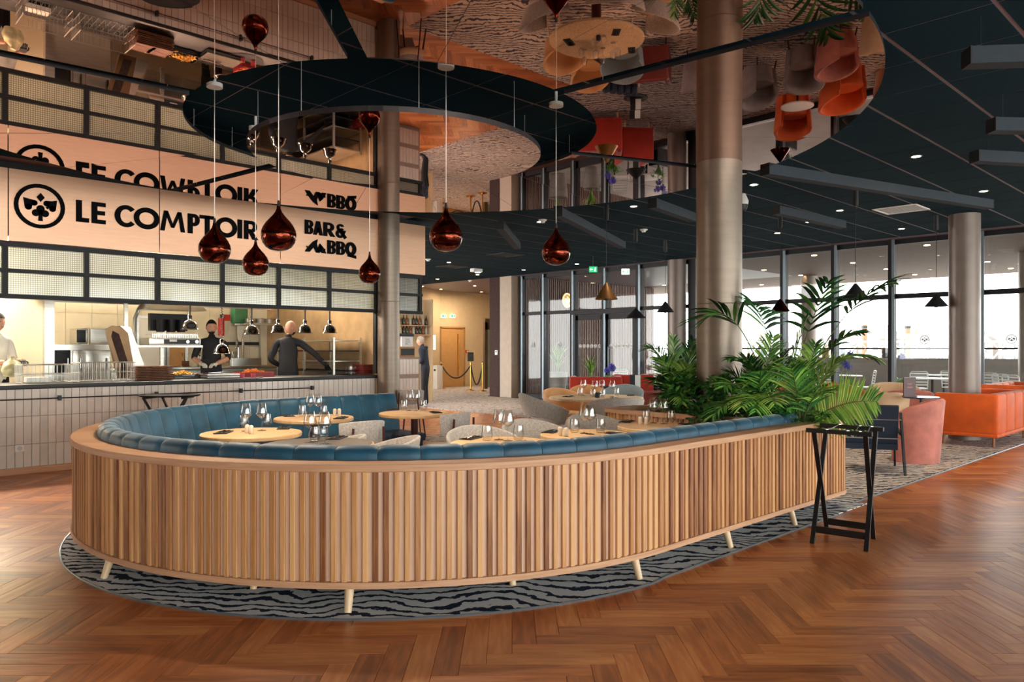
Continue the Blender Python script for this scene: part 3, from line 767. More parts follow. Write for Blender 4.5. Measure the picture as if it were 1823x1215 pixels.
# ------------------------------------------------------------------ curved banquette
VF = BC[1]-BR                               # front face v = 2.83
S1 = 6.33-BC[0]; SA = pi*BR; S3 = 1.45; STOT = S1+SA+S3
def bq(s, d=0.0, z=0.0):
    """s runs along the outer face from the planter round the curve; d is the inset"""
    if s < S1: x, y, nx, ny = BC[0]+S1-s, VF+d, 0, -1
    elif s < S1+SA:
        a = -pi/2-(s-S1)/BR; nx, ny = cos(a), sin(a); x, y = BC[0]+(BR-d)*nx, BC[1]+(BR-d)*ny
    else: x, y, nx, ny = BC[0]+(s-S1-SA), BC[1]+BR-d, 0, 1
    return Vector((x, y, z)), (nx, ny)
def sweep(mb, s0, s1, n, sec, mi=0, swell=None, r=0.0):
    k = len(sec); vs = []
    for i in range(n+1):
        t = i/n; s = s0+(s1-s0)*t
        f = swell(t) if swell else 0
        cd = sum(q[0] for q in sec)/k; cz = sum(q[1] for q in sec)/k
        for d, z in sec:
            L = hypot(d-cd, z-cz) or 1
            dd = d-(d-cd)/L*f; zz = z-(z-cz)/L*f
            vs.append(bq(s, dd, zz)[0])
    fs = [(i*k+j, i*k+(j+1) % k, (i+1)*k+(j+1) % k, (i+1)*k+j) for i in range(n) for j in range(k)]
    fs += [tuple(reversed(range(k))), tuple(range(n*k, (n+1)*k))]
    mb.add(vs, fs, mi, r)
bn = thing('banquette', 'long curved banquette with teal velvet back and vertical oak slats', 'banquette')
def shifted(s): return s
def seg(name, s0, s1, n, sec, mat, smooth=40, **k):
    q = MB(); sweep(q, s0, s1, n, sec, **k); return q.build(name, mat, bn, smooth=smooth)
seg('backing_board', 0, STOT, 90, [(.022, .165), (.05, .165), (.05, .79), (.022, .79)], m_back)
seg('bottom_rail', 0, STOT, 90, [(-.004, .145), (.12, .145), (.12, .18), (-.004, .18)], m_oak)
seg('top_cap', 0, STOT, 90, [(-.006, .782), (-.002, .778), (.22, .778), (.22, .82), (-.002, .82), (-.006, .816)], m_oak)
smes = []
for k in range(10):
    q = MB(); q.rbox((0, 0, .48), (.030, .017, .604), r=.003, n=1); q.r = [(k*.618+.13) % 1]*len(q.f); smes.append(q.mesh('slat', m_slat))
ns = int(STOT/.0575)
for i in range(ns):
    s = (i+.5)*STOT/ns; p, nn = bq(s, .0145)
    inst(random.choice(smes), 'slat', bn, (p.x, p.y, 0), atan2(nn[1], nn[0])-pi/2)
# velvet channels
PITCH = .262; nc = int(round(STOT/PITCH)); PITCH = STOT/nc
back_sec = [(.17, .80), (.165, .84), (.175, .872), (.20, .892), (.24, .898), (.28, .89), (.31, .865), (.33, .80), (.37, .62), (.40, .43), (.20, .43), (.20, .80)]
for i in range(nc):
    q = MB(); sweep(q, i*PITCH+.002, (i+1)*PITCH-.002, 8, back_sec, swell=lambda t: .010*(abs(2*t-1)**10))
    q.build('back_channel', m_velvet, bn, smooth=60)
for i in range(0, nc, 4):
    q = MB(); s1 = min(STOT, (i+4)*PITCH)
    sweep(q, max(.3, i*PITCH+.003), s1-.003, 12, [(.36, .36), (.36, .455), (.84, .455), (.90, .445), (.92, .41), (.92, .36)], swell=lambda t: .01*(abs(2*t-1)**9))
    q.build('seat_cushion', m_navyfab, bn, smooth=50)
seg('seat_base', .3, STOT, 60, [(.20, .18), (.20, .37), (.86, .37), (.84, .18)], m_navyfab)
def leg(mb, p, n, zt=.15, r0=.02, r1=.028, splay=.05, mi=0):
    mb.cyl((p.x, p.y, 0.006), (p.x-n[0]*splay, p.y-n[1]*splay, zt), r0, r1, 14, mi)
def s_at(u, v):
    if u > BC[0] and v < BC[1]: return BC[0]+S1-u
    a = atan2(v-BC[1], u-BC[0]); 
    if a > 0: a -= 2*pi
    return S1+(-pi/2-a)*BR
legs = [s_at(5.96, 2.83), s_at(4.95, 2.8), s_at(3.88, 2.8)]
legs = [.37, 1.38, s_at(3.86, 2.8), s_at(2.12, 3.5), s_at(1.45, 5.21), s_at(1.7, 6.7), s_at(2.9, 7.9), STOT-1.6, STOT-.3]
for s in legs:
    q = MB(); p, n = bq(s, .03); leg(q, p, n); q.build('leg', m_leg, bn)
for s in (.9, s_at(3.04, 2.9), s_at(1.75, 4.2), s_at(1.5, 6.2), s_at(2.5, 7.6)):
    q = MB(); p, n = bq(s, .34); leg(q, p, n, splay=.03); q.build('leg', m_leg, bn)

# planter box round the column
pl = thing('planter', 'slatted oak planter box at the banquette end, around the column', 'planter')
PU0, PU1, PV0, PV1, PR = 5.95, 7.16, VF, 5.15, .34
def rrect(u0, u1, v0, v1, r, n=8, sq=True):
    pts = []
    for cx, cy, a in ((u1-r, v1-r, 0), (u0+r, v1-r, 90), (u0+r, v0+r, 180), (u1-r, v0+r, 270)):
        pts += [(cx+r*cos(radians(a+90*i/n)), cy+r*sin(radians(a+90*i/n))) for i in range(n+1)]
    return pts
def ringwall(mb, po, pi_, z0, z1, mi=0):
    n = len(po); vs = [(x, y, z0) for x, y in po]+[(x, y, z1) for x, y in po]+[(x, y, z0) for x, y in pi_]+[(x, y, z1) for x, y in pi_]
    fs = []
    for i in range(n):
        j = (i+1) % n; fs += [(i, j, n+j, n+i), (2*n+j, 2*n+i, 3*n+i, 3*n+j), (n+i, n+j, 3*n+j, 3*n+i), (j, i, 2*n+i, 2*n+j)]
    mb.add(vs, fs, mi)
# plan outline: front edge straight (continuing the banquette), inner side bowed
outline = [(6.34, PV0)]+[(PU1-PR+PR*sin(t), PV0+PR-PR*cos(t)) for t in [pi/2*i/8 for i in range(9)]]
outline += [(PU1-.5+.5*cos(t), PV1-.5+.5*sin(t)) for t in [pi/2*i/6 for i in range(7)]]
outline += [(6.33-.16*sin(t), 4.35+.8*cos(t)) for t in [pi*i/10 for i in range(1, 10)]]
outline += [(6.26, 3.40), (6.33, 3.24)]
def inset(poly, d):
    out = []; n = len(poly)
    for i in range(n):
        a = Vector(poly[i-1]); b = Vector(poly[i]); c = Vector(poly[(i+1) % n])
        e1 = (b-a).normalized(); e2 = (c-b).normalized()
        nn = Vector((-(e1+e2).y, (e1+e2).x)).normalized(); k = max(.5, nn.dot(Vector((-e1.y, e1.x))))
        out.append(tuple(b+nn*d/k))
    return out
q = MB(); ringwall(q, inset(outline, .022), inset(outline, .05), .165, .79); q.build('backing_board', m_back, pl)
q = MB(); ringwall(q, inset(outline, -.004), inset(outline, .07), .145, .18); q.build('bottom_rail', m_oak, pl)
q = MB(); ringwall(q, inset(outline, -.006), inset(outline, .09), .778, .82); q.build('top_cap', m_oak, pl)
q = MB(); q.prism(inset(outline, .06), .3, .76); q.build('soil', m_soil, pl)
q = MB(); q.prism(inset(outline, .25), .0, .16); q.build('plinth', m_navyfab, pl)
per = outline+[outline[0]]; acc = 0; nxt = .03
for a, b in zip(per[:-1], per[1:]):
    a = Vector(a); b = Vector(b); L = (b-a).length; d = (b-a)/L
    while nxt < acc+L:
        p = a+d*(nxt-acc)+Vector((-d.y, d.x))*.0145
        inst(random.choice(smes), 'slat', pl, (p.x, p.y, 0), atan2(-d.x, d.y)-pi/2); nxt += .0575
    acc += L
q = MB(); 
# ------------------------------------------------------------------ tables
def table(p, r, label, mat=None, top2=None, group='round dining tables'):
    t = thing('round_table', label, 'table', (p.x, p.y, .006), 0, group)
    q = MB(); q.lathe([(r-.006, -.036), (r, -.030), (r, -.006), (r-.005, 0)], (0, 0, .744), 56); q.build('table_top', mat or m_tabletop, t, smooth=30)
    if top2:
        q = MB(); q.lathe([(r-.012, 0), (r-.012, .002)], (0, 0, .744), 56); q.build('top_disc', top2, t)  # thin disc in a second colour laid over the top
    q = MB(); q.cyl((0, 0, .03), (0, 0, .71), .04 if r < .5 else .07, n=20); q.build('pedestal', m_maroon, t)
    q = MB(); q.lathe([(.26 if r < .5 else .38, 0), (.26 if r < .5 else .38, .008), (.05, .03)], n=36); q.build('base_plate', m_maroon, t)
    return t
def tumbler_mesh():
    q = MB(); o = [(.0, .002), (.028, .002), (.036, .012), (.043, .035), (.043, .05), (.034, .115)]
    i = [(.032, .115), (.041, .05), (.040, .035), (.030, .018), (0, .016)]
    q.lathe(o+i, n=24); return q.mesh('tumbler', m_wine, 60)
def wine_meshes():
    b = MB(); o = [(.004, .105), (.02, .112), (.048, .140), (.049, .150), (.031, .235)]
    b.lathe(o+[(.0295, .235), (.047, .150), (.046, .142), (.02, .116), (0, .112)], n=24)
    s = MB(); s.cyl((0, 0, .006), (0, 0, .108), .0038, n=10)
    f = MB(); f.lathe([(.038, 0), (.038, .002), (.012, .006), (.004, .01)], n=24)
    return b.mesh('bowl', m_wine, 60), s.mesh('stem', m_wine, 60), f.mesh('foot', m_wine, 60)
TUM = tumbler_mesh(); WB, WS, WF = wine_meshes()
q = MB(); q.lathe([(.016, 0), (.019, .004), (.019, .055), (.016, .066), (.008, .072), (0, .073)], n=16); SHK = q.mesh('shaker_body', m_ceram, 60)
q = MB(); q.lathe([(.0045, 0), (.004, .0015), (0, .0018)], n=8); SHC = q.mesh('cap', m_chrome)
fw, fb, fn = [], [], []
TZ = .7505
def wine(px, py, label):
    p = P(px, py, TZ); t = thing('wine_glass', label, 'glass', (p.x, p.y, TZ), random.random()*6, 'stemmed wine glasses on the tables')
    inst(WB, 'bowl', t); inst(WS, 'stem', t); inst(WF, 'foot', t)
def tumbler(px, py, label):
    p = P(px, py, TZ); inst(TUM, 'water_tumbler', None, (p.x, p.y, TZ), 0, label=label, category='glass', group='water tumblers on the tables')
def shaker(px, py, label, k=1.0):
    p = P(px, py, TZ); t = thing('shaker', label, 'shaker', (p.x, p.y, TZ), 0, 'ceramic salt and pepper shakers')
    a = inst(SHK, 'shaker_body', t); b = inst(SHC, 'cap', t, (0, 0, .0725))
def napkin(px, py, ang, label, w_=.22, h_=.11, z=0):
    p = P(px, py, TZ)
    t = thing('napkin_setting', label, 'napkin', (p.x, p.y, TZ+z), ang, 'dark napkins with cutlery')
    q = MB(); q.rbox((0, 0, .004), (w_, h_, .007), .003, n=1); q.box((.0, .0, .009), (w_*.98, h_*.5, .003)); q.build('cloth', m_napkin, t)
    f = MB(); f.bar((-.10, .012, .0135), (.02, .012, .0135), .007, .003); f.box((.045, .012, .0135), (.03, .02, .002))
    for k in (-.008, -.003, .003, .008): f.box((.075, .012+k, .0135), (.035, .0025, .002))
    f.build('fork', m_chrome, t, smooth=None)
    f = MB(); f.bar((-.10, -.016, .0135), (-.01, -.016, .0135), .009, .004); f.bar((-.01, -.016, .0135), (.10, -.018, .0125), .016, .0015); f.build('knife', m_chrome, t, smooth=None)
T = {}
def setup(key, px, py, r, desc, mat=None, top2=None, **k):
    p = P(px, py, .75); T[key] = table(p, r, desc, mat, top2); return p
TABLES = [
 ('T1', 448, 770.5, .405, 'round oak table, leftmost one inside the curved banquette', 'the leftmost table', [(438, 768), (466, 767)], [(434, 762), (475, 760)], [(440, 771.5), (447, 773)], [(398, 771, .9), (506, 763, 1.0)]),
 ('T2', 559, 743.5, .395, 'round oak table in front of the straight back sofa, behind the leftmost table', 'the round table before the back sofa', [(552, 742), (566, 742.5)], [(538, 741.5), (576, 742)], [(596, 740), (604, 740)], [(512, 741, 1.3), (607, 745, .8)]),
 ('T3', 568, 790.5, .40, 'round table with grey top close behind the curved front rail', 'the grey topped table', [(552, 789), (578, 791)], [(560, 787), (574, 786)], [], [(566, 796, .6), (600, 781, .7)]),
 ('T4', 738, 735, .385, 'small round oak table at the open end of the back sofa', 'the table at the sofa end', [(729, 731.5), (741, 732)], [(719, 730.5), (754, 730.5)], [], [(700, 729.5, .8), (776, 735, 1.1)]),
 ('T5', 894, 788.5, .385, 'round oak table in the middle behind the teal front rail', 'the middle front table', [(888, 783.5), (904, 785.5)], [(867, 784.5), (923, 784.5)], [], [(839, 781, .4), (946, 790, 1.5)]),
 ('T6', 1046, 773.5, .385, 'round oak table right of the middle one with paired shakers', 'the right of middle table', [(1040, 772), (1050.5, 773.5)], [(1023, 771), (1069, 771)], [(997, 776), (1007.5, 777.5)], [(982, 769.5, .4), (1099, 773.5, 1.4)]),
 ('T7', 1176, 759, .385, 'round oak table nearest the planter and its palms', 'the table by the planter', [(1163, 753.5), (1182, 755)], [(1150, 752), (1195, 752)], [(1140, 755.5), (1150.5, 756)], [(1116, 751.5, .4), (1229, 757, 1.4)]),
 ('T8', 1061, 707, .68, 'big round terrazzo topped table with tub armchairs behind the banquette', 'the big round table', [(1038.5, 704.5), (1059, 706.5), (1071.5, 705), (1090, 706.5)], [(1033, 705), (1056, 707.5), (1073, 708.5), (1098, 705)], [], [(1012, 706.5, .4), (1095, 709.5, .8), (1123, 704.5, .6), (1066, 701.5, .2)]),
]
ordn = {1: [''], 2: ['left', 'right'], 4: ['far left', 'inner left', 'inner right', 'far right']}
for key, px, py, r, lab, ref, ws, ts, ss, ns_ in TABLES:
    setup(key, px, py, r, lab, mat=m_terr if key == 'T8' else None, top2=m_greytop if key == 'T3' else None)
    for i, a in enumerate(ws): wine(a[0], a[1], '%s clear stemmed wine glass on %s' % (ordn[len(ws)][i], ref))
    for i, a in enumerate(ts): tumbler(a[0], a[1], '%s low clear water tumbler on %s' % (ordn[len(ts)][i], ref))
    for i, a in enumerate(ss): shaker(a[0], a[1], '%s small beige ceramic shaker on %s' % (ordn[len(ss)][i], ref))
    for i, a in enumerate(ns_): napkin(a[0], a[1], a[2], '%s folded dark napkin with cutlery on %s' % (ordn[len(ns_)][i] if len(ns_) != 1 else '', ref))
p = P(1063.5, 708.5, TZ); t = thing('candle_jar', 'small dark glass candle jar in the centre of the big round table', 'jar', (p.x, p.y, TZ))
q = MB(); q.lathe([(.028, 0), (.034, .006), (.034, .06), (.028, .075), (.024, .075), (.029, .058), (.029, .01), (0, .008)], n=20); q.build('jar', m_navyfab, t)
q = MB(); q.lathe([(.012, 0), (.012, .008), (.006, .011)], (0, 0, .076), 14); q.build('cap', m_brass, t)

# ------------------------------------------------------------------ chairs
def shell(mb, r0, r1, a, zbot, ztop, th=.03, n=24, yoff=0, rim=.012, mi=0, ey=1.0):
    """curved upright wall open towards +y; r0/r1 radius at bottom/top, a half angle; zbot/ztop are functions of t in -1..1"""
    prof_n = 10; vs = []
    for i in range(n+1):
        t = -1+2*i/n; ang = -pi/2+a*t
        z0, z1 = zbot(t), ztop(t)
        sec = [(r0, z0), (r0+(r1-r0)*.5, z0+(z1-z0)*.5), (r1, z1-rim), (r1-rim*.4, z1-rim*.3), (r1-th/2, z1), (r1-th+rim*.4, z1-rim*.3), (r1-th, z1-rim), (r0+(r1-r0)*.5-th, z0+(z1-z0)*.5), (r0-th, z0)]
        for r, z in sec: vs.append((r*cos(ang), r*sin(ang)*ey+yoff, z))
    k = 9; fs = [(i*k+j, i*k+(j+1) % k, (i+1)*k+(j+1) % k, (i+1)*k+j) for i in range(n) for j in range(k)]
    fs += [tuple(reversed(range(k))), tuple(range(n*k, (n+1)*k))]
    mb.add(vs, fs, mi)
def dining_chair(loc, rz, label):
    t = thing('dining_chair', label, 'chair', (loc[0], loc[1], .006), rz, 'grey dining chairs inside the banquette')
    q = MB(); q.lathe([(.205, 0), (.225, .01), (.225, .022), (.21, .03)], (0, 0, .43), 32, sy=.95); q.build('seat', m_tan, t, smooth=50)
    q = MB(); shell(q, .255, .275, radians(58), lambda t: .56+.02*t*t, lambda t: .80-.02*t*t, .028, ey=.92); q.build('backrest', m_greyfab, t, smooth=50)
    for s in (-1, 1):
        q = MB(); q.cyl((s*.19, .17, 0), (s*.14, .12, .435), .011, .016, 10); q.build('leg', m_maroon, t)
        q = MB(); q.tube([(s*.20, -.22, 0), (s*.165, -.215, .43), (s*.155, -.246, .62), (s*.15, -.252, .74)], .011, 8); q.build('leg', m_maroon, t)
    q = MB(); q.tube([(-.165, -.2, .425), (0, -.1, .425), (.165, -.2, .425)], .01, 8); q.build('seat_frame', m_maroon, t)
    return t
def scoop_chair(loc, rz, label, zt=.76, arm=.64, fab=None, a=118, r=.30, seatm=None, gap=None, group='grey scoop chairs', legm=None, flare=.02, tilt=1.6, inner=None):
    fab = fab or m_greyfab
    t = thing('scoop_chair', label, 'chair', (loc[0], loc[1], .006), rz, group)
    q = MB(); q.lathe([(0, 0), (.22, .0), (.25, .02), (.25, .05), (.235, .07), (0, .075)], (0, .0, .39), 32); q.build('seat', seatm or fab, t, smooth=60)
    zb = (lambda t: .40+gap*(1-t*t)) if gap else (lambda t: .40)
    q = MB(); shell(q, r-.02, r+flare, radians(a), zb, lambda t: arm+(zt-arm)*(1-abs(t)**tilt), .032, n=32); q.build('shell_back', fab, t, smooth=60)
    for sx_ in (-1, 1):
        for sy_ in (-1, 1):
            q = MB(); q.cyl((sx_*.21, sy_*.2, 0), (sx_*.15, sy_*.14, .40), .011, .017, 10); q.build('leg', legm or m_leg, t)
    return t
def cf(dx, dy): return dirang(dx, dy)
c = Q(793, 7.80); dining_chair((c.x, c.y), cf(-1, .75), 'grey padded dining chair with oxblood posts at the table of the sofa end')
c = Q(733, 12.2); dining_chair((c.x, c.y), cf(.1, 1), 'cream grey chair standing behind the table at the sofa end')
c = Q(632, 6.95); dining_chair((c.x, c.y), cf(-.75, .9), 'grey padded dining chair before the back sofa, half behind the grey topped table')
c = Q(586, 6.55); scoop_chair((c.x-.1, c.y-.15), cf(-1, -.1), 'small scoop chair with wooden armrest edge behind the grey topped table', zt=.72, arm=.60)
c = Q(676, 6.15); scoop_chair((c.x, c.y), cf(-1, -.15), 'grey scoop chair right of the grey topped table', zt=.735, arm=.60, r=.31)
c = Q(862, 6.35); scoop_chair((c.x, c.y), cf(.45, -1), 'grey scoop chair behind the middle front table', zt=.78, arm=.64)
c = Q(955, 6.95); scoop_chair((c.x, c.y), cf(.5, -1), 'grey scoop chair behind the table with paired shakers', zt=.78, arm=.64)
c = Q(1068, 7.45); scoop_chair((c.x, c.y), cf(.55, -1), 'taupe scoop chair behind the table by the planter', zt=.79, arm=.64)
grp = 'tub armchairs round the big table'
c = Q(972, 10.55); scoop_chair((c.x, c.y), cf(1, .45), 'taupe tub armchair with open lower back, leftmost at the big round table', zt=.84, arm=.60, r=.33, gap=.13, group=grp, flare=.06, tilt=1.3)
c = Q(1094, 10.0); scoop_chair((c.x, c.y), cf(-.25, 1), 'taupe tub armchair with its back to us before the big round table', zt=.82, arm=.62, r=.34, gap=.0, group=grp, flare=.05, tilt=2.6)
c = Q(1160, 10.55); scoop_chair((c.x, c.y), cf(-1, .4), 'tub armchair with tan leather inside, right of the big round table by the palms', zt=.80, arm=.62, r=.33, fab=m_greyfab, seatm=m_tan, group=grp, gap=.12, flare=.05)
c = Q(1004, 11.9); scoop_chair((c.x, c.y), cf(.5, -1), 'beige tub armchair beyond the big round table on its left', zt=.82, arm=.64, fab=m_tan, group=grp, r=.32)
c = Q(1050, 12.75); scoop_chair((c.x, c.y), cf(.15, -1), 'tan tub armchair beyond the middle of the big round table', zt=.83, arm=.64, fab=m_tan, group=grp, r=.32)
c = Q(1106, 12.2); scoop_chair((c.x, c.y), cf(-.4, -1), 'blue grey tub armchair beyond the big round table on its right', zt=.86, arm=.66, fab=M('bluegrey_fabric', (122, 134, 140), .9, var=.1, scale=50), group=grp, r=.34)

def barrel_chair(loc, rz, label, fab, r=.37, zt=.80, arm=.66, group='velvet lounge armchairs', legs=False, inner=None):
    t = thing('lounge_armchair', label, 'armchair', (loc[0], loc[1], .006), rz, group)
    q = MB(); z0 = .12 if legs else .0
    shell(q, r-.06, r, radians(128), lambda t: z0, lambda t: arm+(zt-arm)*(1-abs(t)**2.2), .075, n=36, rim=.03); q.build('shell_back', fab, t, smooth=70)
    q = MB(); q.lathe([(r-.14, z0), (r-.12, .30), (r-.10, .38), (r-.12, .42), (0, .43)], (0, .03, 0), 32); q.build('seat', fab, t, smooth=60)
    if legs:
        for sx_ in (-1, 1):
            for sy_ in (-1, 1):
                q = MB(); q.cyl((sx_*.22, sy_*.2, 0), (sx_*.2, sy_*.18, .14), .012, .016, 8); q.build('leg', m_maroon, t)
    return t
c = Q(1626, 9.75); barrel_chair((c.x, c.y), cf(-.9, .6), 'pink velvet barrel armchair, large one between navy chair and orange sofa', m_pink, r=.36, zt=.81, arm=.60)
c = Q(1573, 11.6); barrel_chair((c.x, c.y), cf(.2, 1), 'beige velvet armchair behind the navy lounge chair', m_beige, r=.36, zt=.79, arm=.62)
c = Q(1618, 12.35); barrel_chair((c.x, c.y), cf(.4, 1), 'pink velvet armchair in the second row behind the large pink one', m_pink, r=.36, zt=.79, arm=.64)
c = Q(1596, 14.2); barrel_chair((c.x, c.y), cf(-.1, -1), 'beige velvet armchair facing us beyond the maroon menu stand', m_beige, r=.42, zt=.80, arm=.62)
c = Q(1500, 14.0); barrel_chair((c.x, c.y), cf(.4, -1), 'orange red armchair beyond the palms by the window', m_orange, r=.42, zt=.80, arm=.64)
c = Q(1490, 12.3); barrel_chair((c.x, c.y), cf(.6, -.9), 'pink velvet chair half hidden by the bright palm frond', m_pink, r=.36, zt=.78, arm=.62, legs=True)
GV = M('grey_velvet', (150, 138, 138), .75, var=.15, sheen=.2)
c = Q(1430, 12.9); barrel_chair((c.x, c.y), cf(-.6, -.9), 'grey velvet chair behind the tall palm, seen best in the mirror', GV, r=.34, zt=.80, arm=.62, legs=True)
c = Q(1350, 13.8); barrel_chair((c.x, c.y), cf(.4, -.9), 'grey velvet chair behind the dense palm, second in the mirror', GV, r=.34, zt=.80, arm=.62, legs=True)
c = Q(1246, 13.3); barrel_chair((c.x, c.y), cf(.3, .9), 'grey velvet chair hidden behind the left palm', GV, r=.34, zt=.80, arm=.62, legs=True)
c = Q(1412, 15.7); barrel_chair((c.x, c.y), cf(-.1, -1), 'orange round chair by the window behind the tall palm', m_orange, r=.38, zt=.78, arm=.66)
c = Q(1300, 14.4); barrel_chair((c.x, c.y), cf(.6, .5), 'pink velvet chair behind the thick column', m_pink, r=.36, zt=.80, arm=.62, legs=True)

# navy lounge chair with angled wooden frame, seen from behind
c = Q(1546, 9.15); t = thing('navy_lounge_chair', 'navy lounge chair with black angled frame legs behind the tray stand', 'armchair', (c.x, c.y, .006), cf(.35, 1))
mrot = Matrix.Rotation(radians(12), 3, 'X')
q = MB(); q.box((0, -.30, .56), (.56, .05, .46), M4=Matrix.Rotation(radians(14), 3, 'X')); q.build('backrest', m_navyfab, t)
q = MB(); q.box((0, -.02, .33), (.56, .56, .07), M4=Matrix.Rotation(radians(6), 3, 'X')); q.build('seat', m_navyfab, t)
for s in (-1, 1):
    q = MB(); q.bar((s*.31, -.28, .70), (s*.33, -.48, 0), .022, .045); q.build('leg', m_black, t)
    q = MB(); q.bar((s*.31, .22, .48), (s*.33, .32, 0), .022, .04); q.build('leg', m_black, t)
    q = MB(); q.bar((s*.31, -.34, .46), (s*.31, .30, .50), .03, .03); q.build('armrest', m_black, t)
for z in (.62, .40):
    q = MB(); q.cyl((-.31, -.335-.0*z-(.62-z)*-.1, z), (.31, -.335+(.62-z)*.1, z), .007, n=8); q.build('cross_rail', m_wire, t)

# orange sofa and others
def sofa(loc, rz, L, Dp, label, fab, group=None, zt=.77, legm=None, n=4, arms=(True, True), zb=.15):
    """local: back along x at y=0 (outside -y), seat towards +y"""
    t = thing('sofa', label, 'sofa', (loc[0], loc[1], .006), rz, group)
    q = MB(); q.rbox((0, Dp/2, zb+.02), (L, Dp, .05), .015); q.build('base_frame', fab, t, smooth=50)
    for i in range(n):
        w_ = (L)/n; q = MB(); q.rbox((-L/2+w_*(i+.5), .09, (zt+zb)/2+.02), (w_-.006, .18, zt-zb-.04), .035, n=3); q.build('back_channel', fab, t, smooth=60)
    for k, s in enumerate((-1, 1)):
        if arms[k]:
            q = MB(); q.rbox((s*(L/2-.07), Dp/2+.01, (zt+zb)/2+.02), (.14, Dp-.02, zt-zb-.04), .03, n=3); q.build('armrest', fab, t, smooth=60)
    for i in range(2):
        w_ = (L-.28)/2; q = MB(); q.rbox((-L/2+.14+w_*(i+.5), .17+(Dp-.17)/2, .36), (w_-.01, Dp-.19, .18), .05, n=3); q.build('seat_cushion', fab, t, smooth=60)
    for sx_ in (-1, 1):
        for y in (.08, Dp-.1):
            q = MB(); q.cyl((sx_*(L/2-.1), y, 0), (sx_*(L/2-.1), y, zb), .018, .022, 12); q.build('leg', legm or m_leg, t)
    return t
sofa((13.62, 3.03), 0, 1.94, .84, 'bright orange velvet sofa, its channelled back along the carpet edge', m_orange, zt=.775, legm=M('brown_wood_leg', (150, 96, 60), .4))
c = Q(1800, 13.9); sofa((c.x+.2, c.y+.35), pi, 1.9, .8, 'second orange velvet sofa facing the first across the carpet', m_orange, zt=.80)
c = Q(1061, 16.6); sofa((c.x, c.y), cf(.1, 1), 1.15, .8, 'red orange sofa by the glass doors beyond the big round table', m_red, zt=.82, n=1)
c = Q(1136, 17.3); sofa((c.x, c.y), cf(-.1, 1), .75, .8, 'narrow red orange sofa between the card stand and facade', m_red, zt=.84, n=1)
c = Q(1158, 13.0); t = thing('leather_armchair', 'boxy leather armchair left of the palms, dark maroon as if in shade', 'armchair', (c.x, c.y, .006), cf(.3, 1))
q = MB(); q.rbox((0, -.30, .44), (.64, .12, .60), .03); q.build('backrest', m_shademaroon, t)
for s in (-1, 1):
    q = MB(); q.rbox((s*.27, 0, .38), (.1, .6, .48), .03); q.build('armrest', m_shademaroon, t)
q = MB(); q.rbox((0, .03, .32), (.46, .54, .2), .04); q.build('seat', m_shademaroon, t)
for s in (-1, 1):
    for y in (-.28, .26): q = MB(); q.cyl((s*.27, y, 0), (s*.27, y, .15), .014); q.build('leg', m_maroon, t)

# small lounge table with menu stand, card stand
def side_table(loc, r, h, label, mat):
    t = thing('side_table', label, 'table', (loc[0], loc[1], .006), 0)
    q = MB(); q.lathe([(r, -.02), (r, 0)], (0, 0, h), 32); q.build('table_top', mat, t)
    q = MB(); q.cyl((0, 0, .01), (0, 0, h-.02), .022); q.build('pedestal', m_black, t)
    q = MB(); q.lathe([(r*.7, 0), (r*.7, .01), (.03, .02)], n=28); q.build('base_plate', m_black, t)
c = Q(1640, 11.0); side_table((c.x, c.y), .24, .745, 'small round navy side table under the menu stand', M('navy_top', (46, 66, 84), .25))
def menu(px, pyb, Y, w_, h, label, mat, mat2, z):
    p = Q(px, Y, z); t = thing('menu_stand', label, 'menu stand', (p.x, p.y, z), cf(.1, 1))
    q = MB(); q.box((0, 0, h/2), (w_, .03, h)); q.build('board', mat, t)
    q = MB(); q.box((0, 0, .008), (w_*1.1, .09, .016)); q.build('foot', mat, t)
    if mat2: 
        q = MB(); q.box((w_*.22, -.0165, h/2), (w_*.5, .003, h*.96)); q.build('card', mat2, t)
    else:
        q = MB()
        for k, (a, ww) in enumerate(((.68, .42), (.63, .3), (.5, .5), (.46, .34))): q.box((0, -.016, h*a), (w_*ww, .002, h*.022))
        q.build('printing', M('pale_print', (200, 130, 120), .6), t)
c_ = Q(1642, 13.0)
c = Q(1420, 14.6); side_table((c.x, c.y), .30, .55, 'white round side table behind the tall palm', m_white)
c = Q(1090, 13.4); t = thing('navy_armchair', 'navy channelled armchair behind the glasses of the big round table', 'armchair', (c.x, c.y, .006), cf(-.3, .9))
for k in range(5): q = MB(); q.rbox((-.26+.13*k, -.28, .50), (.126, .12, .62), .04); q.build('back_channel', m_navyfab, t, smooth=60)
q = MB(); q.rbox((0, .05, .30), (.62, .56, .22), .05); q.build('seat', m_navyfab, t, smooth=60)
q = MB(); q.cyl((0, .05, 0), (0, .05, .2), .05); q.lathe([(.22, 0), (.22, .015), (.06, .03)], (0, .05, 0), 24); q.build('base', m_black, t)
menu(1619, 705, 11.0, .165, .28, 'maroon menu stand with small pale print on the navy side table', m_maroon, None, .752)
c = Q(1131, 14.0); side_table((c.x, c.y), .22, .60, 'small black side table carrying the black and white card stand', m_black)
menu(1131, 703, 14.0, .20, .36, 'black card stand with white card in front of the red sofas', m_black, m_white, .607)

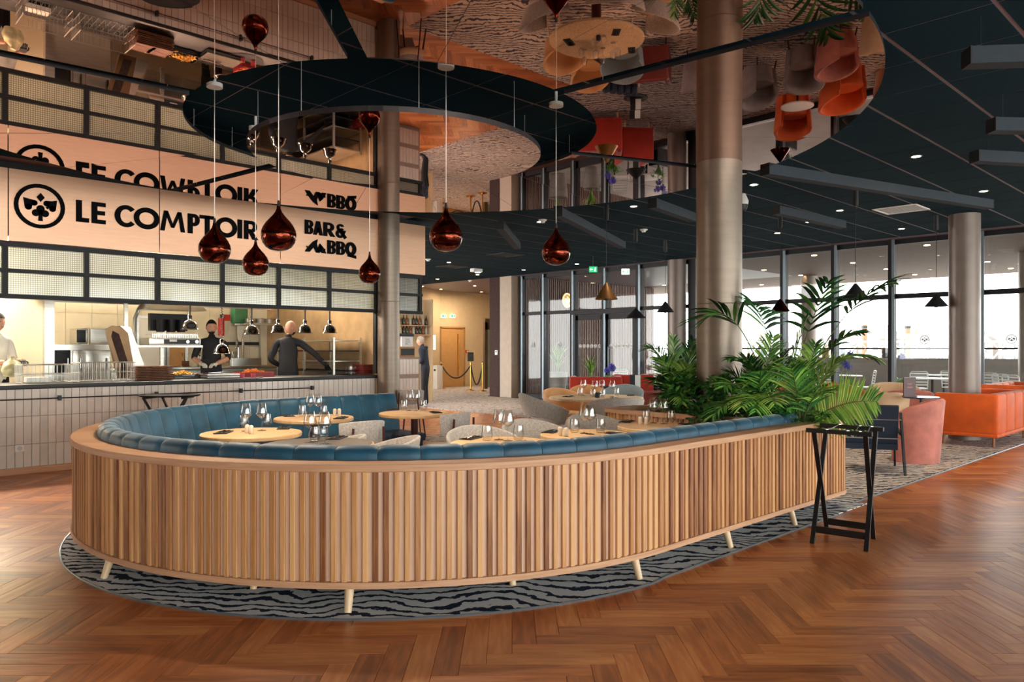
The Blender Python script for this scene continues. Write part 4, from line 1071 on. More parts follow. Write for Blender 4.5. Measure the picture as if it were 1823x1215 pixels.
# tray stands
t = thing('tray_stand', 'black folding tray stand standing in front of the banquette end', 'tray stand', (0, 0, 0))
A_, B_, C_, D_ = P(1446, 968), P(1542, 982.5), P(1473, 948), P(1555, 960)
TA, TB = P(1436, 766, .85), P(1553, 774, .85); TC, TD = P(1461, 757, .85), P(1573, 765, .85)
lerp = lambda a, b, k: a+(b-a)*k
for a, b in ((A_, lerp(TC, TD, .10)), (C_, lerp(TA, TB, .12)), (B_, lerp(TC, TD, .88)), (D_, lerp(TA, TB, .90))):
    q = MB(); q.bar((a.x, a.y, 0), (b.x, b.y, .84), .032, .022); q.build('leg', m_black, t)
for a, b in ((TA, TB), (TC, TD)):
    q = MB(); q.bar(a, b, .03, .03); q.build('top_bar', m_black, t)
q = MB(); a = lerp(A_, lerp(TC, TD, .1), .12); b = lerp(B_, lerp(TC, TD, .88), .12); a.z = b.z = .10; q.bar(a, b, .012, .05); q.build('cross_bar', m_black, t)
q = MB(); a = lerp(C_, lerp(TA, TB, .12), .12); b = lerp(D_, lerp(TA, TB, .9), .12); a.z = b.z = .10; q.bar(a, b, .012, .05); q.build('cross_bar', m_black, t)
for k in (.3, .62, .8):
    a, b = lerp(TA, TB, k), lerp(TC, TD, k); q = MB()
    for e_ in (a, b):
        q.bar((e_.x-.02, e_.y-.02, .867), (e_.x+.02, e_.y+.02, .867), .018, .004)
    a.z = b.z = .862; m_pt = (a+b)/2; m_pt.z = .80 if k > .4 else .855
    q.tube([a, m_pt, b], .004, 6); q.build('strap', m_wire, t)
p = Q(302, 9.3); t = thing('tray_jack', 'black oval tray on crossed legs standing before the tiled counter', 'tray stand', (p.x, p.y, 0), TH-pi/2)
q = MB(); q.lathe([(.34, 0), (.365, .012), (.365, .02), (.35, .012), (0, .012)], (0, 0, .865), 40, sy=.75); q.build('tray', M('black_tray_rubber', (16, 16, 18), .85, spec=.2), t)
for y in (-.14, .14):
    for s in (-1, 1):
        q = MB(); q.bar((s*.26-(.1 if y > 0 else 0)*s, y, .86), (-s*.24, y+.0, 0), .03, .02); q.build('leg', m_black, t)
for s in (-1, 1):
    q = MB(); q.bar((s*.22, -.15, .855), (s*.22, .15, .855), .03, .03); q.build('top_bar', m_black, t)

# ------------------------------------------------------------------ plants
def frond(parent, base, tip, arch, mat, n=24, ll=.22, lw=.028, droop=.35, spread=1.0, name='frond', stem_part=.25, fk=1.0, roll=None):
    roll = radians(random.uniform(-28, 28) if roll is None else roll)
    """feather leaf along a bent rachis; base/tip world vectors"""
    base = Vector(base); tip = Vector(tip); mid = (base+tip)/2; mid.z += arch
    def B(t): return base*(1-t)**2+mid*2*t*(1-t)+tip*t*t
    q = MB(); N_ = 14
    q.tube([B(i/N_) for i in range(N_+1)], .006, 5, rs=[.0075*(1-.75*i/N_) for i in range(N_+1)], mi=1)
    for i in range(n):
        t = stem_part+(1-stem_part)*(i+.5)/n; p = B(t); d = (B(min(1, t+.02))-B(max(0, t-.02))).normalized()
        side = d.cross(Vector((0, 0, 1))); side = side.normalized() if side.length > .05 else Vector((1, 0, 0))
        up = side.cross(d).normalized(); side, up = side*cos(roll)+up*sin(roll), up*cos(roll)-side*sin(roll)
        u_ = (t-stem_part)/(1-stem_part); L = ll*(.45+1.3*sin(pi*min(1, u_*.75+.2))*.6)*(1-.35*u_)
        for s in (-1, 1):
            fwd = .8+.9*u_
            dv = (side*s*spread+d*fwd*fk+up*.25).normalized(); dv += Vector((random.uniform(-.08, .08),)*1+(random.uniform(-.08, .08), random.uniform(-.12, .12)))
            wv = dv.cross(up).normalized(); pts = []
            for k in range(5):
                e = k/4; c_ = p+dv*L*e-Vector((0, 0, 1))*L*droop*e*e
                ww = lw*.5*(.35, 1, .95, .6, .04)[k]
                pts.append((c_-wv*ww, c_+up*ww*.35, c_+wv*ww))
            vs = [x for tr in pts for x in tr]; fs = []
            for k in range(4):
                o_ = 3*k; fs += [(o_, o_+1, o_+4, o_+3), (o_+1, o_+2, o_+5, o_+4)]
            q.add(vs, fs, random.choice((0, 0, 2, 3)))
    alt = {m_leafd: (m_leafdd, m_leafm), m_leafm: (m_leafd, m_leafl), m_leafl: (m_leafm, m_leafll)}[mat]
    return q.build(name, [mat, m_stem, alt[0], alt[1]], parent, smooth=None)
def plant(name, label, p, group='green plants in the planter box'): return thing(name, label, 'plant', (p[0], p[1], .76), 0, group)
def T3(px, py, Y): return Q(px, Y, zat(py, Y))
def add_fronds(t, lst, **k):
    o = Vector(t.location)
    for (b, tp, ar, mat, *rest) in lst:
        kw = dict(k); kw.update(rest[0] if rest else {})
        frond(t, Vector(b)-o, Vector(tp)-o, ar, mat, **kw)
# tall kentia palm
b = Q(1396, 6.95); t = plant('kentia_palm', 'tall palm arching over the planter in front of the windows', b)
bb = Vector((b.x, b.y, .76)); hi = dict(n=9, ll=.46, lw=.040, droop=.35, stem_part=.55)
add_fronds(t, [
 (bb+Vector((-.05, .05, 0)), T3(1262, 565, 6.9), .70, m_leafd, hi),
 (bb+Vector((.02, .0, 0)), T3(1590, 503, 7.2), .55, m_leafd, dict(hi, n=12)),
 (bb+Vector((.0, .05, 0)), T3(1475, 500, 7.5), .15, m_leafd, dict(hi, n=9)),
 (bb+Vector((.03, -.05, 0)), T3(1530, 592, 7.0), .42, m_leafd, dict(hi, n=13, ll=.3)),
 (bb+Vector((.0, -.02, 0)), T3(1560, 640, 6.8), .48, m_leafm, dict(hi, n=14, ll=.28, stem_part=.35)),
 (bb+Vector((-.02, -.02, 0)), T3(1340, 540, 7.6), .45, m_leafd, dict(hi, n=9)),
 (bb+Vector((-.04, .0, 0)), T3(1300, 640, 6.7), .35, m_leafd, dict(hi, n=15, ll=.24, stem_part=.3)),
 (bb+Vector((.02, .04, 0)), T3(1440, 560, 6.9), .25, m_leafm, dict(hi, n=12, ll=.26, stem_part=.35)),
])
low = dict(n=18, ll=.28, lw=.02, droop=.25, stem_part=.22)
b = Q(1425, 6.55); t = plant('areca_palm', 'bright areca palm spilling over the right end of the planter', b); bb = Vector((b.x, b.y, .76))
add_fronds(t, [
 (bb, T3(1562, 716, 6.2), .16, m_leafl, dict(low, n=30, ll=.29, lw=.021, droop=.12, spread=1.6, fk=.55, roll=-62)),
 (bb, T3(1500, 640, 6.5), .22, m_leafl), (bb, T3(1452, 612, 6.8), .12, m_leafm),
 (bb, T3(1408, 655, 6.3), .2, m_leafm), (bb+Vector((.1, .3, 0)), T3(1520, 690, 6.9), .25, m_leafm),
 (bb, T3(1470, 700, 6.0), .2, m_leafm)], **low)
b = Q(1350, 6.95); t = plant('areca_palm', 'dense areca palm in front of the column', b); bb = Vector((b.x, b.y, .76))
add_fronds(t, [
 (bb, T3(1268, 742, 6.4), .30, m_leafm, dict(low, n=24, ll=.3)), (bb, T3(1288, 690, 6.4), .30, m_leafm),
 (bb, T3(1330, 640, 6.9), .2, m_leafd), (bb, T3(1376, 600, 7.1), .1, m_leafm), (bb, T3(1420, 655, 6.7), .25, m_leafl),
 (bb, T3(1380, 720, 6.1), .28, m_leafl), (bb, T3(1320, 725, 6.2), .3, m_leafl), (bb, T3(1355, 660, 6.4), .2, m_leafm), (bb, T3(1300, 665, 7.0), .2, m_leafd),
 (bb, T3(1345, 735, 6.1), .34, m_leafm), (bb, T3(1400, 625, 7.3), .2, m_leafd)], **low)
b = Q(1208, 8.15); t = plant('areca_palm', 'areca palm on the left of the column', b); bb = Vector((b.x, b.y, .76))
add_fronds(t, [
 (bb, T3(1152, 622, 8.1), .42, m_leafm), (bb, T3(1198, 602, 8.3), .15, m_leafm), (bb, T3(1235, 606, 8.4), .1, m_leafd),
 (bb, T3(1165, 680, 7.9), .3, m_leafd), (bb, T3(1180, 640, 8.0), .22, m_leafm), (bb, T3(1225, 650, 7.8), .2, m_leafl), (bb, T3(1176, 718, 7.7), .28, m_leafd),
 (bb, T3(1240, 690, 7.6), .25, m_leafm), (bb, T3(1215, 720, 7.5), .3, m_leafm), (bb, T3(1190, 665, 7.7), .3, m_leafm), (bb, T3(1232, 625, 7.9), .14, m_leafm)], **dict(low, n=20, ll=.27))
def bush(label, px, Y, r, h, n, mats, seed, lf=.05):
    rr = random.Random(seed); b = Q(px, Y); t = plant('leafy_shrub', label, b)
    q = MB(); st = MB()
    for i in range(n):
        a = rr.random()*2*pi; e = rr.random()**.5; z = rr.random()
        x, y, zz = cos(a)*r*e*(1-.35*z), sin(a)*r*e*(1-.35*z), h*z
        L = lf*rr.uniform(.7, 1.5); az = rr.random()*2*pi; ti = rr.uniform(-.4, .9)
        d = Vector((cos(az)*cos(ti), sin(az)*cos(ti), sin(ti))); s_ = d.cross(Vector((0, 0, 1))).normalized()*L*.3; u_ = s_.cross(d).normalized()*L*.12
        c_ = Vector((x, y, zz)); mi = rr.randrange(len(mats))
        q.add([c_, c_+d*L*.45-s_+u_, c_+d*L, c_+d*L*.45+s_+u_, c_+d*L*.5-u_*.6], [(0, 1, 4), (1, 2, 4), (2, 3, 4), (3, 0, 4)], mi)
        if i % 14 == 0: st.cyl((x*.3, y*.3, 0), (x, y, zz), .003, .002, 5, caps=False)
    q.build('foliage', mats, t, smooth=None); st.build('stems', m_stem, t)
bush('fine leaved bright shrub beside the tall palm', 1430, 7.0, .22, .62, 620, [m_leafl, m_leafm], 3)
bush('dark leafy shrub at the foot of the column', 1290, 7.15, .24, .42, 520, [m_leafd, m_leafd, m_leafm], 4, .07)
bush('dark leafy shrub at the left end of the planter', 1215, 7.7, .26, .40, 520, [m_leafd, m_leafm], 5, .07)
bush('low variegated ivy at the planter corner', 1462, 6.45, .16, .14, 300, [m_leafl, m_leafm, m_leafd], 6, .04)
bush('low dark groundcover behind the teal cushion', 1375, 6.55, .24, .2, 420, [m_leafd, m_leafm], 8, .06)
bush('low dark groundcover along the inner planter side', 1262, 7.1, .22, .18, 380, [m_leafd, m_leafd], 9, .06)
bush('green shrub on the far side of the planter', 1330, 7.9, .26, .40, 420, [m_leafd, m_leafm], 10, .07)

# ------------------------------------------------------------------ kitchen interior
KC = 2.9
mb = MB(); mb.box((0, 14.4, 1.5), (14.0, .2, 3.0)); mb.build('wall_kitchen_back', m_kwall, kind='structure')
mb = MB(); mb.box((7.0, 12.45, 1.5), (.08, 4.0, 3.0)); mb.build('wall_kitchen_right', M('kitchen_brown', (176, 144, 104), .35, .2), kind='structure')
mb = MB(); mb.box((0, 12.4, KC+.06), (14.0, 4.1, .1)); mb.build('ceiling_kitchen', m_kwall, kind='structure')
a = onv(92, 12.0)
mb = MB(); mb.box((a.x-2.5, 12.4, 1.45), (5.0, .16, 2.9)); mb.build('wall_kitchen_left', M('cream_panel', (230, 214, 180), .6, var=.02), kind='structure')
mb = MB(); mb.box((a.x+.02, 12.3, 1.45), (.12, .2, 2.9)); mb.build('trim_3', m_steel, kind='structure')
def kbox(name, label, cat, px0, px1, py0, py1, v, depth, mat, build=None, group=None):
    """thing whose front face fills a pixel rectangle on plane v"""
    a = onv(px0, v, py1); b = onv(px1, v, py0); zc = onv((px0+px1)/2, v, py1).z; zt = onv((px0+px1)/2, v, py0).z
    w_ = b.x-a.x; t = thing(name, label, cat, ((a.x+b.x)/2, v+depth/2, zc), 0, group)
    return t, w_, zt-zc
mb = MB(); mb.box((-.03, 12.5, .07), (13.9, 3.6, .12)); mb.build('floor_kitchen', m_pavers, kind='structure')
# extraction hood along the ceiling
t, w_, h = kbox('extraction_hood', 'long steel extraction hood over the cooking line', 'hood', 66, 540, 535, 552, 11.9, 1.2, m_steel)
q = MB(); z0 = 2.2-t.location.z
q.add([(-w_/2, -.6, z0), (w_/2, -.6, z0), (w_/2, .6, z0), (-w_/2, .6, z0), (-w_/2+.1, -.45, z0+.5), (w_/2-.1, -.45, z0+.5), (w_/2-.1, .45, z0+.5), (-w_/2+.1, .45, z0+.5)],
      [(0, 1, 5, 4), (1, 2, 6, 5), (2, 3, 7, 6), (3, 0, 4, 7), (4, 5, 6, 7)]); q.build('canopy', m_steel, t)
q = MB(); q.box((0, -.6, z0), (w_, .03, .08)); q.box((0, .6, z0), (w_, .03, .08)); q.build('rim', m_steel, t)
q = MB()
for k in range(int(w_/.25)): q.box((-w_/2+.15+k*.25, 0, z0+.1), (.2, 1.0, .02), M4=Matrix.Rotation(.3, 3, 'X'))
q.build('filters', m_steel, t, kind='stuff')
# fridge with doors, back counter, shelves
t, w_, h = kbox('steel_fridge', 'stainless steel undercounter oven unit behind the wire baskets', 'oven', 92, 196, 614, 662, 12.6, .7, m_steel)
zf = t.location.z
q = MB(); q.box((0, 0, (h-zf)/2), (w_, .7, h+zf)); q.build('body', m_steel, t)
for k, (a0, a1) in enumerate(((-.5, -.18), (-.17, .03), (.05, .5))):
    q = MB(); q.rbox(((a0+a1)/2*w_, -.36, h/2-.05), ((a1-a0)*w_-.02, .03, h-.06), .008); d_ = q.build('door', m_steel if k else m_frame, t)
    q = MB(); q.cyl((a1*w_-.05, -.40, .05), (a1*w_-.05, -.40, h-.2), .012); q.build('door_handle', m_chrome, d_)
t, w_, h = kbox('microwave', 'dark microwave oven on the shelf above the steel oven unit', 'microwave', 137, 157, 585, 613, 13.0, .4, m_black)
q = MB(); q.rbox((0, 0, h/2), (w_, .4, h), .01); q.build('body', m_steel, t); q = MB(); q.rbox((-.02, -.205, h/2), (w_*.8, .02, h*.8), .005); q.build('door', m_black, t)
t, w_, h = kbox('wall_cabinet', 'steel and cream wall cabinet right of the microwave', 'cabinet', 158, 198, 584, 614, 13.4, .4, m_steel)
q = MB(); q.box((0, 0, h/2), (w_, .4, h)); q.build('body', m_kwall, t); q = MB(); q.box((0, -.21, h/2), (w_-.04, .02, h-.05)); q.build('door', m_steel, t)
t, w_, h = kbox('back_worktop', 'steel worktop along the back wall of the kitchen', 'counter', 200, 500, 652, 664, 13.3, .9, m_steel)
q = MB(); q.rbox((0, 0, h/2+.02), (w_, .9, .05), .005); q.build('worktop', m_steel, t); CTOP = t.location.z+h/2+.046
q = MB(); q.box((0, .05, (h-t.location.z)/2-.02), (w_, .75, t.location.z+h-.06)); q.build('cabinets', m_kwall, t)
for k in range(8): q = MB(); q.box((-w_/2+w_*(k+.5)/8, -.345, -.25), (w_/8-.02, .02, .55)); q.build('door', m_steel, t)
# leaning meat slicer shape: tall slanted steel guard
a = onv(196, 11.6, 580); b = onv(232, 11.6, 652)
t = thing('folded_conveyor', 'tall slanted steel and brown folding conveyor behind the wire baskets', 'kitchen equipment', (b.x, 11.6, 1.03))
hgt = a.z-1.03; dx = a.x-b.x
def slab(x0, x1, y, wdt): return [(x0, y, 0), (x0+wdt, y, 0), (x1+wdt*.6, y, hgt), (x1, y, hgt)]
q = MB(); pts = [(-.16, 0), (.06, 0), (dx+.22, hgt*.86), (dx+.14, hgt*.97), (dx+.03, hgt), (dx-.05, hgt*.93), (dx-.04, hgt*.82)]
q.add([(x, -.05, z) for x, z in pts]+[(x, .05, z) for x, z in pts], [tuple(range(7)), tuple(range(7, 14))]+[(i, (i+1) % 7, 7+(i+1) % 7, 7+i) for i in range(7)]); q.build('cover', M('brown_steel', (116, 88, 58), .35, .6), t)
q = MB(); pts = [(.06, 0), (.24, 0), (dx+.26, hgt*.98), (dx+.12, hgt*1.0), (dx+.2, hgt*.88)]
q.add([(x, -.03, z) for x, z in pts]+[(x, .12, z) for x, z in pts], [tuple(range(5)), tuple(range(5, 10))]+[(i, (i+1) % 5, 5+(i+1) % 5, 5+i) for i in range(5)]); q.build('side_plate', m_steel, t)
q = MB(); pts = [(-.11, .06), (.0, .06), (dx+.10, hgt*.84), (dx+.02, hgt*.9), (dx-.0, hgt*.8)]
q.add([(x, -.056, z) for x, z in pts]+[(x, -.05, z) for x, z in pts], [tuple(range(5)), tuple(range(5, 10))]+[(i, (i+1) % 5, 5+(i+1) % 5, 5+i) for i in range(5)]); q.build('belt', m_brownw, t)
# gantry shelf with salamander grill
t, w_, h = kbox('gantry_shelf', 'steel gantry shelf on a post carrying the grill', 'shelf', 233, 361, 615, 619, 11.7, .45, m_steel)
q = MB(); q.box((0, 0, h/2), (w_, .45, .03)); q.build('shelf_board', m_steel, t)
for x, z in ((-w_/2+.03, .75), (w_*.02, -.55)):
    q = MB(); q.box((x, .1, z/2), (.05, .05, abs(z))); q.build('post', m_steel, t)
sz = t.location.z+.03
t, w_, h = kbox('salamander_grill', 'steel salamander grill with black control panel and knobs', 'grill', 265, 358, 601, 614.5, 11.7, .42, m_steel); t.location.z = sz
q = MB(); q.rbox((0, 0, h/2), (w_, .42, h), .01); q.build('body', m_steel, t)
q = MB(); q.box((w_*.12, -.215, h/2), (w_*.68, .012, h*.62)); q.build('control_panel', m_black, t)
for k, x in enumerate((.22, .40)): q = MB(); q.cyl((w_*x, -.22, h/2), (w_*x, -.245, h/2), .026, n=16); q.build('knob', m_chrome, t)
q = MB(); q.box((-w_*.05, -.2215, h/2+.015), (w_*.14, .003, .03)); q.build('display', m_white, t)
q = MB(); q.box((0, -.05, h+.05), (w_*.86, .3, .012)); 
for k in range(26): q.box((-w_*.43+w_*.86*k/25, -.2, h+.03), (.012, .012, .07))
q.build('grid_rack', m_wire, t)
q = MB(); q.box((0, .1, h+.24), (w_*.72, .1, .26)); 
for k in range(3): q.cyl((-w_*.2+k*w_*.2, -.02, h+.09), (-w_*.2+k*w_*.2, -.02, h+.28), .06, n=14)
q.build('burner_housing', m_frame, t)
q = MB(); q.add([(-w_*.55, -.25, h+.42), (w_*.6, -.25, h+.42), (w_*.6, .2, h+.42), (-w_*.55, .2, h+.42), (-w_*.4, -.15, h+.62), (w_*.4, -.15, h+.62), (w_*.4, .1, h+.62), (-w_*.4, .1, h+.62)],
               [(0, 1, 5, 4), (1, 2, 6, 5), (2, 3, 7, 6), (3, 0, 4, 7), (4, 5, 6, 7), (3, 2, 1, 0)]); q.build('hood', m_steel, t)
# wire baskets
def wire_basket(px0, px1, py0, py1, label):
    a = onv(px0, 10.45, py1); b = onv(px1, 10.45, py0); zc = 1.03
    w_ = b.x-a.x; h = onv((px0+px1)/2, 10.45, py0).z-zc; dp = .42
    t = thing('wire_basket', label, 'basket', ((a.x+b.x)/2, 10.62, zc), 0, 'wire baskets on the counter')
    q = MB()
    for z in (.012, h*.5, h):
        r = .006 if z != h*.5 else .004
        pts = [(-w_/2, -dp/2), (w_/2, -dp/2), (w_/2, dp/2), (-w_/2, dp/2)]
        for i in range(4): p0, p1 = pts[i], pts[(i+1) % 4]; q.cyl((p0[0], p0[1], z), (p1[0], p1[1], z), r, n=6, caps=False)
    q.build('frame', m_wire, t)
    for y in (-dp/2, dp/2):
        g = MB()
        for k in range(int(w_/.045)): x = -w_/2+k*.045; g.cyl((x, y, 0.01), (x, y, h), .003, n=5, caps=False)
        g.build('side_grid', m_wire, t)
    g = MB()
    for s in (-1, 1):
        for k in range(8): y = -dp/2+dp*k/8; g.cyl((s*w_/2, y, .01), (s*w_/2, y, h), .003, n=5, caps=False)
    for k in range(int(w_/.07)): x = -w_/2+k*.07; g.cyl((x, -dp/2, .012), (x, dp/2, .012), .003, n=5, caps=False)
    g.build('end_grid', m_wire, t)
wire_basket(39, 128, 650, 678, 'left of the two wire baskets on the kitchen counter')
wire_basket(141, 238, 646, 676, 'right of the two wire baskets, beside the brown plate stacks')
# stacks of brown serving boards
ORD = ['first', 'second', 'third', 'fourth', 'fifth', 'sixth', 'seventh', 'eighth', 'ninth']
def stack(px, label, n, w_=.30, v=10.6, mat=None, th=.02, cat='board', nm='serving_board', lip=True, grp='stacked serving boards', z0=1.031, jit=.01):
    a = onv(px, v)
    for k in range(n):
        q = MB(); q.rbox((0, 0, th/2), (w_, .34, th*.55), .004, n=1)
        if lip: 
            for s in (-1, 1): q.box((s*(w_/2-.006), 0, th*.7), (.012, .33, th*.5)); q.box((0, s*.164, th*.7), (w_-.02, .012, th*.5))
        pos = 'topmost one' if k == n-1 else ORD[k]+' from the bottom'
        q.build(nm, mat or m_brick_b, None, label='%s, %s' % (label, pos), category=cat, group=grp).location = (a.x+random.uniform(-jit, jit), v+random.uniform(-jit, jit), z0+k*(th+.001))
stack(255, 'brown tray of the left counter stack', 9, .27)
stack(283, 'brown tray of the right counter stack', 9, .26)
stack(653, 'red tray in the stack at the counter end', 6, .34, 10.7, m_redtray, .026, 'tray', 'red_tray', grp='stacked red trays')
a = onv(680, 10.62)
stack(392, 'large steel serving tray under the heat lamp', 2, .5, 10.62, m_steel, .03, 'tray', 'steel_tray', grp='steel serving trays')
q = MB()
for k in range(5):
    z = 1.05+k*.028; q.cyl((a.x-.12, 10.5, z), (a.x+.06, 10.5-.05, z+.01), .006, n=6); q.cyl((a.x+.06, 10.45, z+.01), (a.x+.06, 10.72, z+.01), .006, n=6)
q.build('utensil_bundle', m_chrome, kind='stuff', label='bundle of chrome wire handles at the end of the counter', category='utensil')
# pan of food, bowls, tubs
def pan(px, label, w_, d, h, mat, food, v=10.75, nm='food_pan'):
    a = onv(px, v); t = thing(nm, label, 'pan', (a.x, v, 1.031), 0)
    q = MB(); ringwall(q, rrect(-w_/2, w_/2, -d/2, d/2, .03, 3), rrect(-w_/2+.01, w_/2-.01, -d/2+.01, d/2-.01, .03, 3), 0, h); q.box((0, 0, .004), (w_-.02, d-.02, .006)); q.build('tub', mat, t)
    if food:
        q = MB(); rr = random.Random(px)
        for k in range(90):
            x, y = rr.gauss(0, w_*.2), rr.gauss(0, d*.18); z = h*.6+max(0, .07-abs(x)*.25)*rr.random()
            e_ = Vector((rr.uniform(-1, 1), rr.uniform(-1, 1), rr.uniform(-.4, .4))).normalized()*.035
            q.bar(Vector((x, y, z))-e_, Vector((x, y, z))+e_, .014, .012)
        q.build('food', food, t, kind='stuff')
pan(452, 'shallow clear pan heaped with fried food', .5, .34, .07, m_redtray, m_foodo)
pan(625, 'small clear tub beside the red trays', .14, .14, .13, m_wine, None, 10.8)
pan(326, 'low box of yellow chips behind the brown stacks', .40, .3, .06, m_black, M('chips', (226, 170, 70), .7, var=.4, scale=30), 10.85)
for px, lb in ((431, 'left pink and blue cup on the counter'), (451, 'right pink and blue cup on the counter')):
    a = onv(px, 10.45); t = thing('paper_cup', lb, 'cup', (a.x, 10.45, 1.031), 0, 'small coloured cups')
    q = MB(); q.lathe([(.03, 0), (.038, .06), (.036, .06), (.028, .004), (0, .004)], n=16); q.build('cup', M('pink_card', (216, 90, 100), .6), t)
a = onv(441, 10.4); q = MB(); q.lathe([(.24, 0), (.26, .008), (.25, .008), (0, .004)], (a.x, 10.5, 1.0305), 28); q.build('black_tray', m_black, label='flat black round tray under the coloured cups', category='tray')
# heat lamps
for px, py, v, lb in ((338, 587, 10.75, 'chrome heat lamp leftmost, in front of the grill'), (395, 630, 10.5, 'chrome heat lamp hanging lowest on a coiled cord'), (448, 596, 10.6, 'chrome heat lamp left of the bald chef'), (495, 593, 10.6, 'chrome heat lamp just above the bald chef head'), (543, 593.5, 10.6, 'chrome heat lamp above the chef reaching arm'), (587, 593.5, 10.6, 'chrome heat lamp rightmost, before the brown panel')):
    a = onv(px, v, py); t = thing('heat_lamp', lb, 'lamp', (a.x, v, a.z), 0, 'chrome heat lamps over the pass')
    q = MB(); q.lathe([(.115, 0), (.12, .004), (.105, .02), (.10, .06), (.08, .10), (.05, .125), (.03, .13), (.032, .19), (.018, .205), (0, .206)], n=28, caps=False); q.build('shade', m_chrome, t, smooth=50)
    q = MB(); q.lathe([(.055, .03), (.03, .05), (0, .055)], n=16); q.build('bulb', m_heat if px == 395 else m_lamp, t)
    q = MB()
    if px == 395:
        zt = KC-a.z; nn = 40*8; q.tube([(.012*cos(2*pi*i/8), .012*sin(2*pi*i/8), .2+(zt-.2)*i/nn) for i in range(nn)], .004, 5)
    else: q.cyl((0, 0, .2), (0, 0, KC-a.z), .012, n=8)
    q.build('cord', m_black, t)
# more of the kitchen: doors, duct, sink, jars and utensils
for px0, px1, py0, lb in ((246, 288, 566, 'white service door behind the gantry shelf'), (300, 328, 600, 'tan locker door under the grill, back wall')):
    a = onv(px0, 14.28, py0); b = onv(px1, 14.28); t = thing('service_door', lb, 'door', ((a.x+b.x)/2, 14.27, .13)); hh = a.z-.13
    q = MB(); q.box((0, 0, hh/2), (b.x-a.x, .04, hh)); lf = q.build('door_leaf', m_white if px0 < 290 else m_doorw, t)
    q = MB(); q.cyl(((b.x-a.x)*.4, -.06, .9), ((b.x-a.x)*.4, -.06, 1.05), .012); q.build('door_handle', m_steel, lf)
    q = MB()
    for x in (-1, 1): q.box((x*(b.x-a.x+.05)/2, -.01, hh/2), (.05, .06, hh))
    q.box((0, -.01, hh+.02), (b.x-a.x+.1, .06, .05)); q.build('door_frame', m_steel, t)
a = onv(236, 12.4); t = thing('steel_duct', 'bent steel pipe rising from the gantry shelf to the hood', 'pipe', (a.x, 12.3, 1.46))
q = MB(); q.tube([(0, 0, 0), (0, 0, .45), (.06, 0, .6), (.22, 0, .85)], .028, 10); q.build('pipe', m_steel, t)
a = onv(452, 13.1); t = thing('kitchen_sink', 'steel sink with gooseneck tap left of the bald chef', 'sink', (a.x, 13.6, CTOP))
q = MB(); ringwall(q, rrect(-.3, .3, -.2, .2, .04, 3), rrect(-.27, .27, -.17, .17, .04, 3), 0, .14); q.box((0, 0, .01), (.54, .34, .01)); q.build('basin', m_steel, t)
q = MB(); q.tube([(0, .15, .1), (0, .15, .34), (-.03, .1, .40), (-.10, .0, .38), (-.12, -.04, .32)], .012, 8); q.build('tap', m_chrome, t)
for k, (px, r_, hh, mt, lb) in enumerate(((212, .05, .16, m_steel, 'steel jar on the back worktop, leftmost'), (236, .04, .12, m_white, 'white jar on the back worktop'), (330, .06, .1, m_brick_b, 'brown bowl on the back worktop'), (356, .05, .18, m_steel, 'tall steel container left of the bearded chef'), (420, .06, .12, m_steel, 'steel pot under the knife rack'))):
    a = onv(px, 13.5); t = thing('container', lb, 'container', (a.x, 13.5, CTOP), 0)
    q = MB(); q.lathe([(r_*.9, 0), (r_, hh*.2), (r_, hh), (r_*.94, hh), (r_*.9, .01), (0, .01)], n=18); q.build('body', mt, t)
    q = MB(); rr = random.Random(px)
    for j in range(4): q.cyl((0, 0, .02), (rr.uniform(-.06, .06), rr.uniform(-.04, .04), hh+.14), .005, n=6)
    q.build('utensils', m_chrome, t, kind='stuff')
a = onv(345, 10.9); t = thing('tongs_heap', 'loose heap of tongs and spoons behind the brown stacks', 'utensil', (a.x, 10.75, 1.031)); rr = random.Random(4)
for j in range(9):
    x = rr.uniform(-.3, .3); y = rr.uniform(-.08, .1); an = rr.uniform(-.8, .8); z = .01+.008*j
    q = MB(); q.bar((x-.12*cos(an), y-.12*sin(an), z), (x+.12*cos(an), y+.12*sin(an), z+.01), .014, .006); q.build('utensil', m_chrome if j % 3 else m_black, t)
for k, (px, lb) in enumerate(((52, 'first'), (72, 'second'))):
    a = onv(px, 10.75); t = thing('paper_stack', lb+' small paper stack inside the left wire basket', 'paper', (a.x, 10.62, 1.045)); q = MB(); q.rbox((0, 0, .03), (.12, .2, .06), .005, n=1); q.build('sheets', m_cloth_w, t)
q_ = onv(404, 14.28, 566); t = thing('red_notice', 'small red notice on the wall above the extinguisher', 'sign', (q_.x, 14.285, q_.z)); q = MB(); q.box((0, 0, 0), (.12, .02, .12)); q.build('sheet', m_redp, t)
# wall tiles of the back wall
q = MB()
for k in range(26):
    for j in range(5): q.box((-3.2+k*.4, 14.292, 1.25+j*.32), (.392, .012, .312))
tw = q.build('wall_tiles', m_kwall, D.objects['wall_kitchen_back']); tw['kind'] = 'stuff'
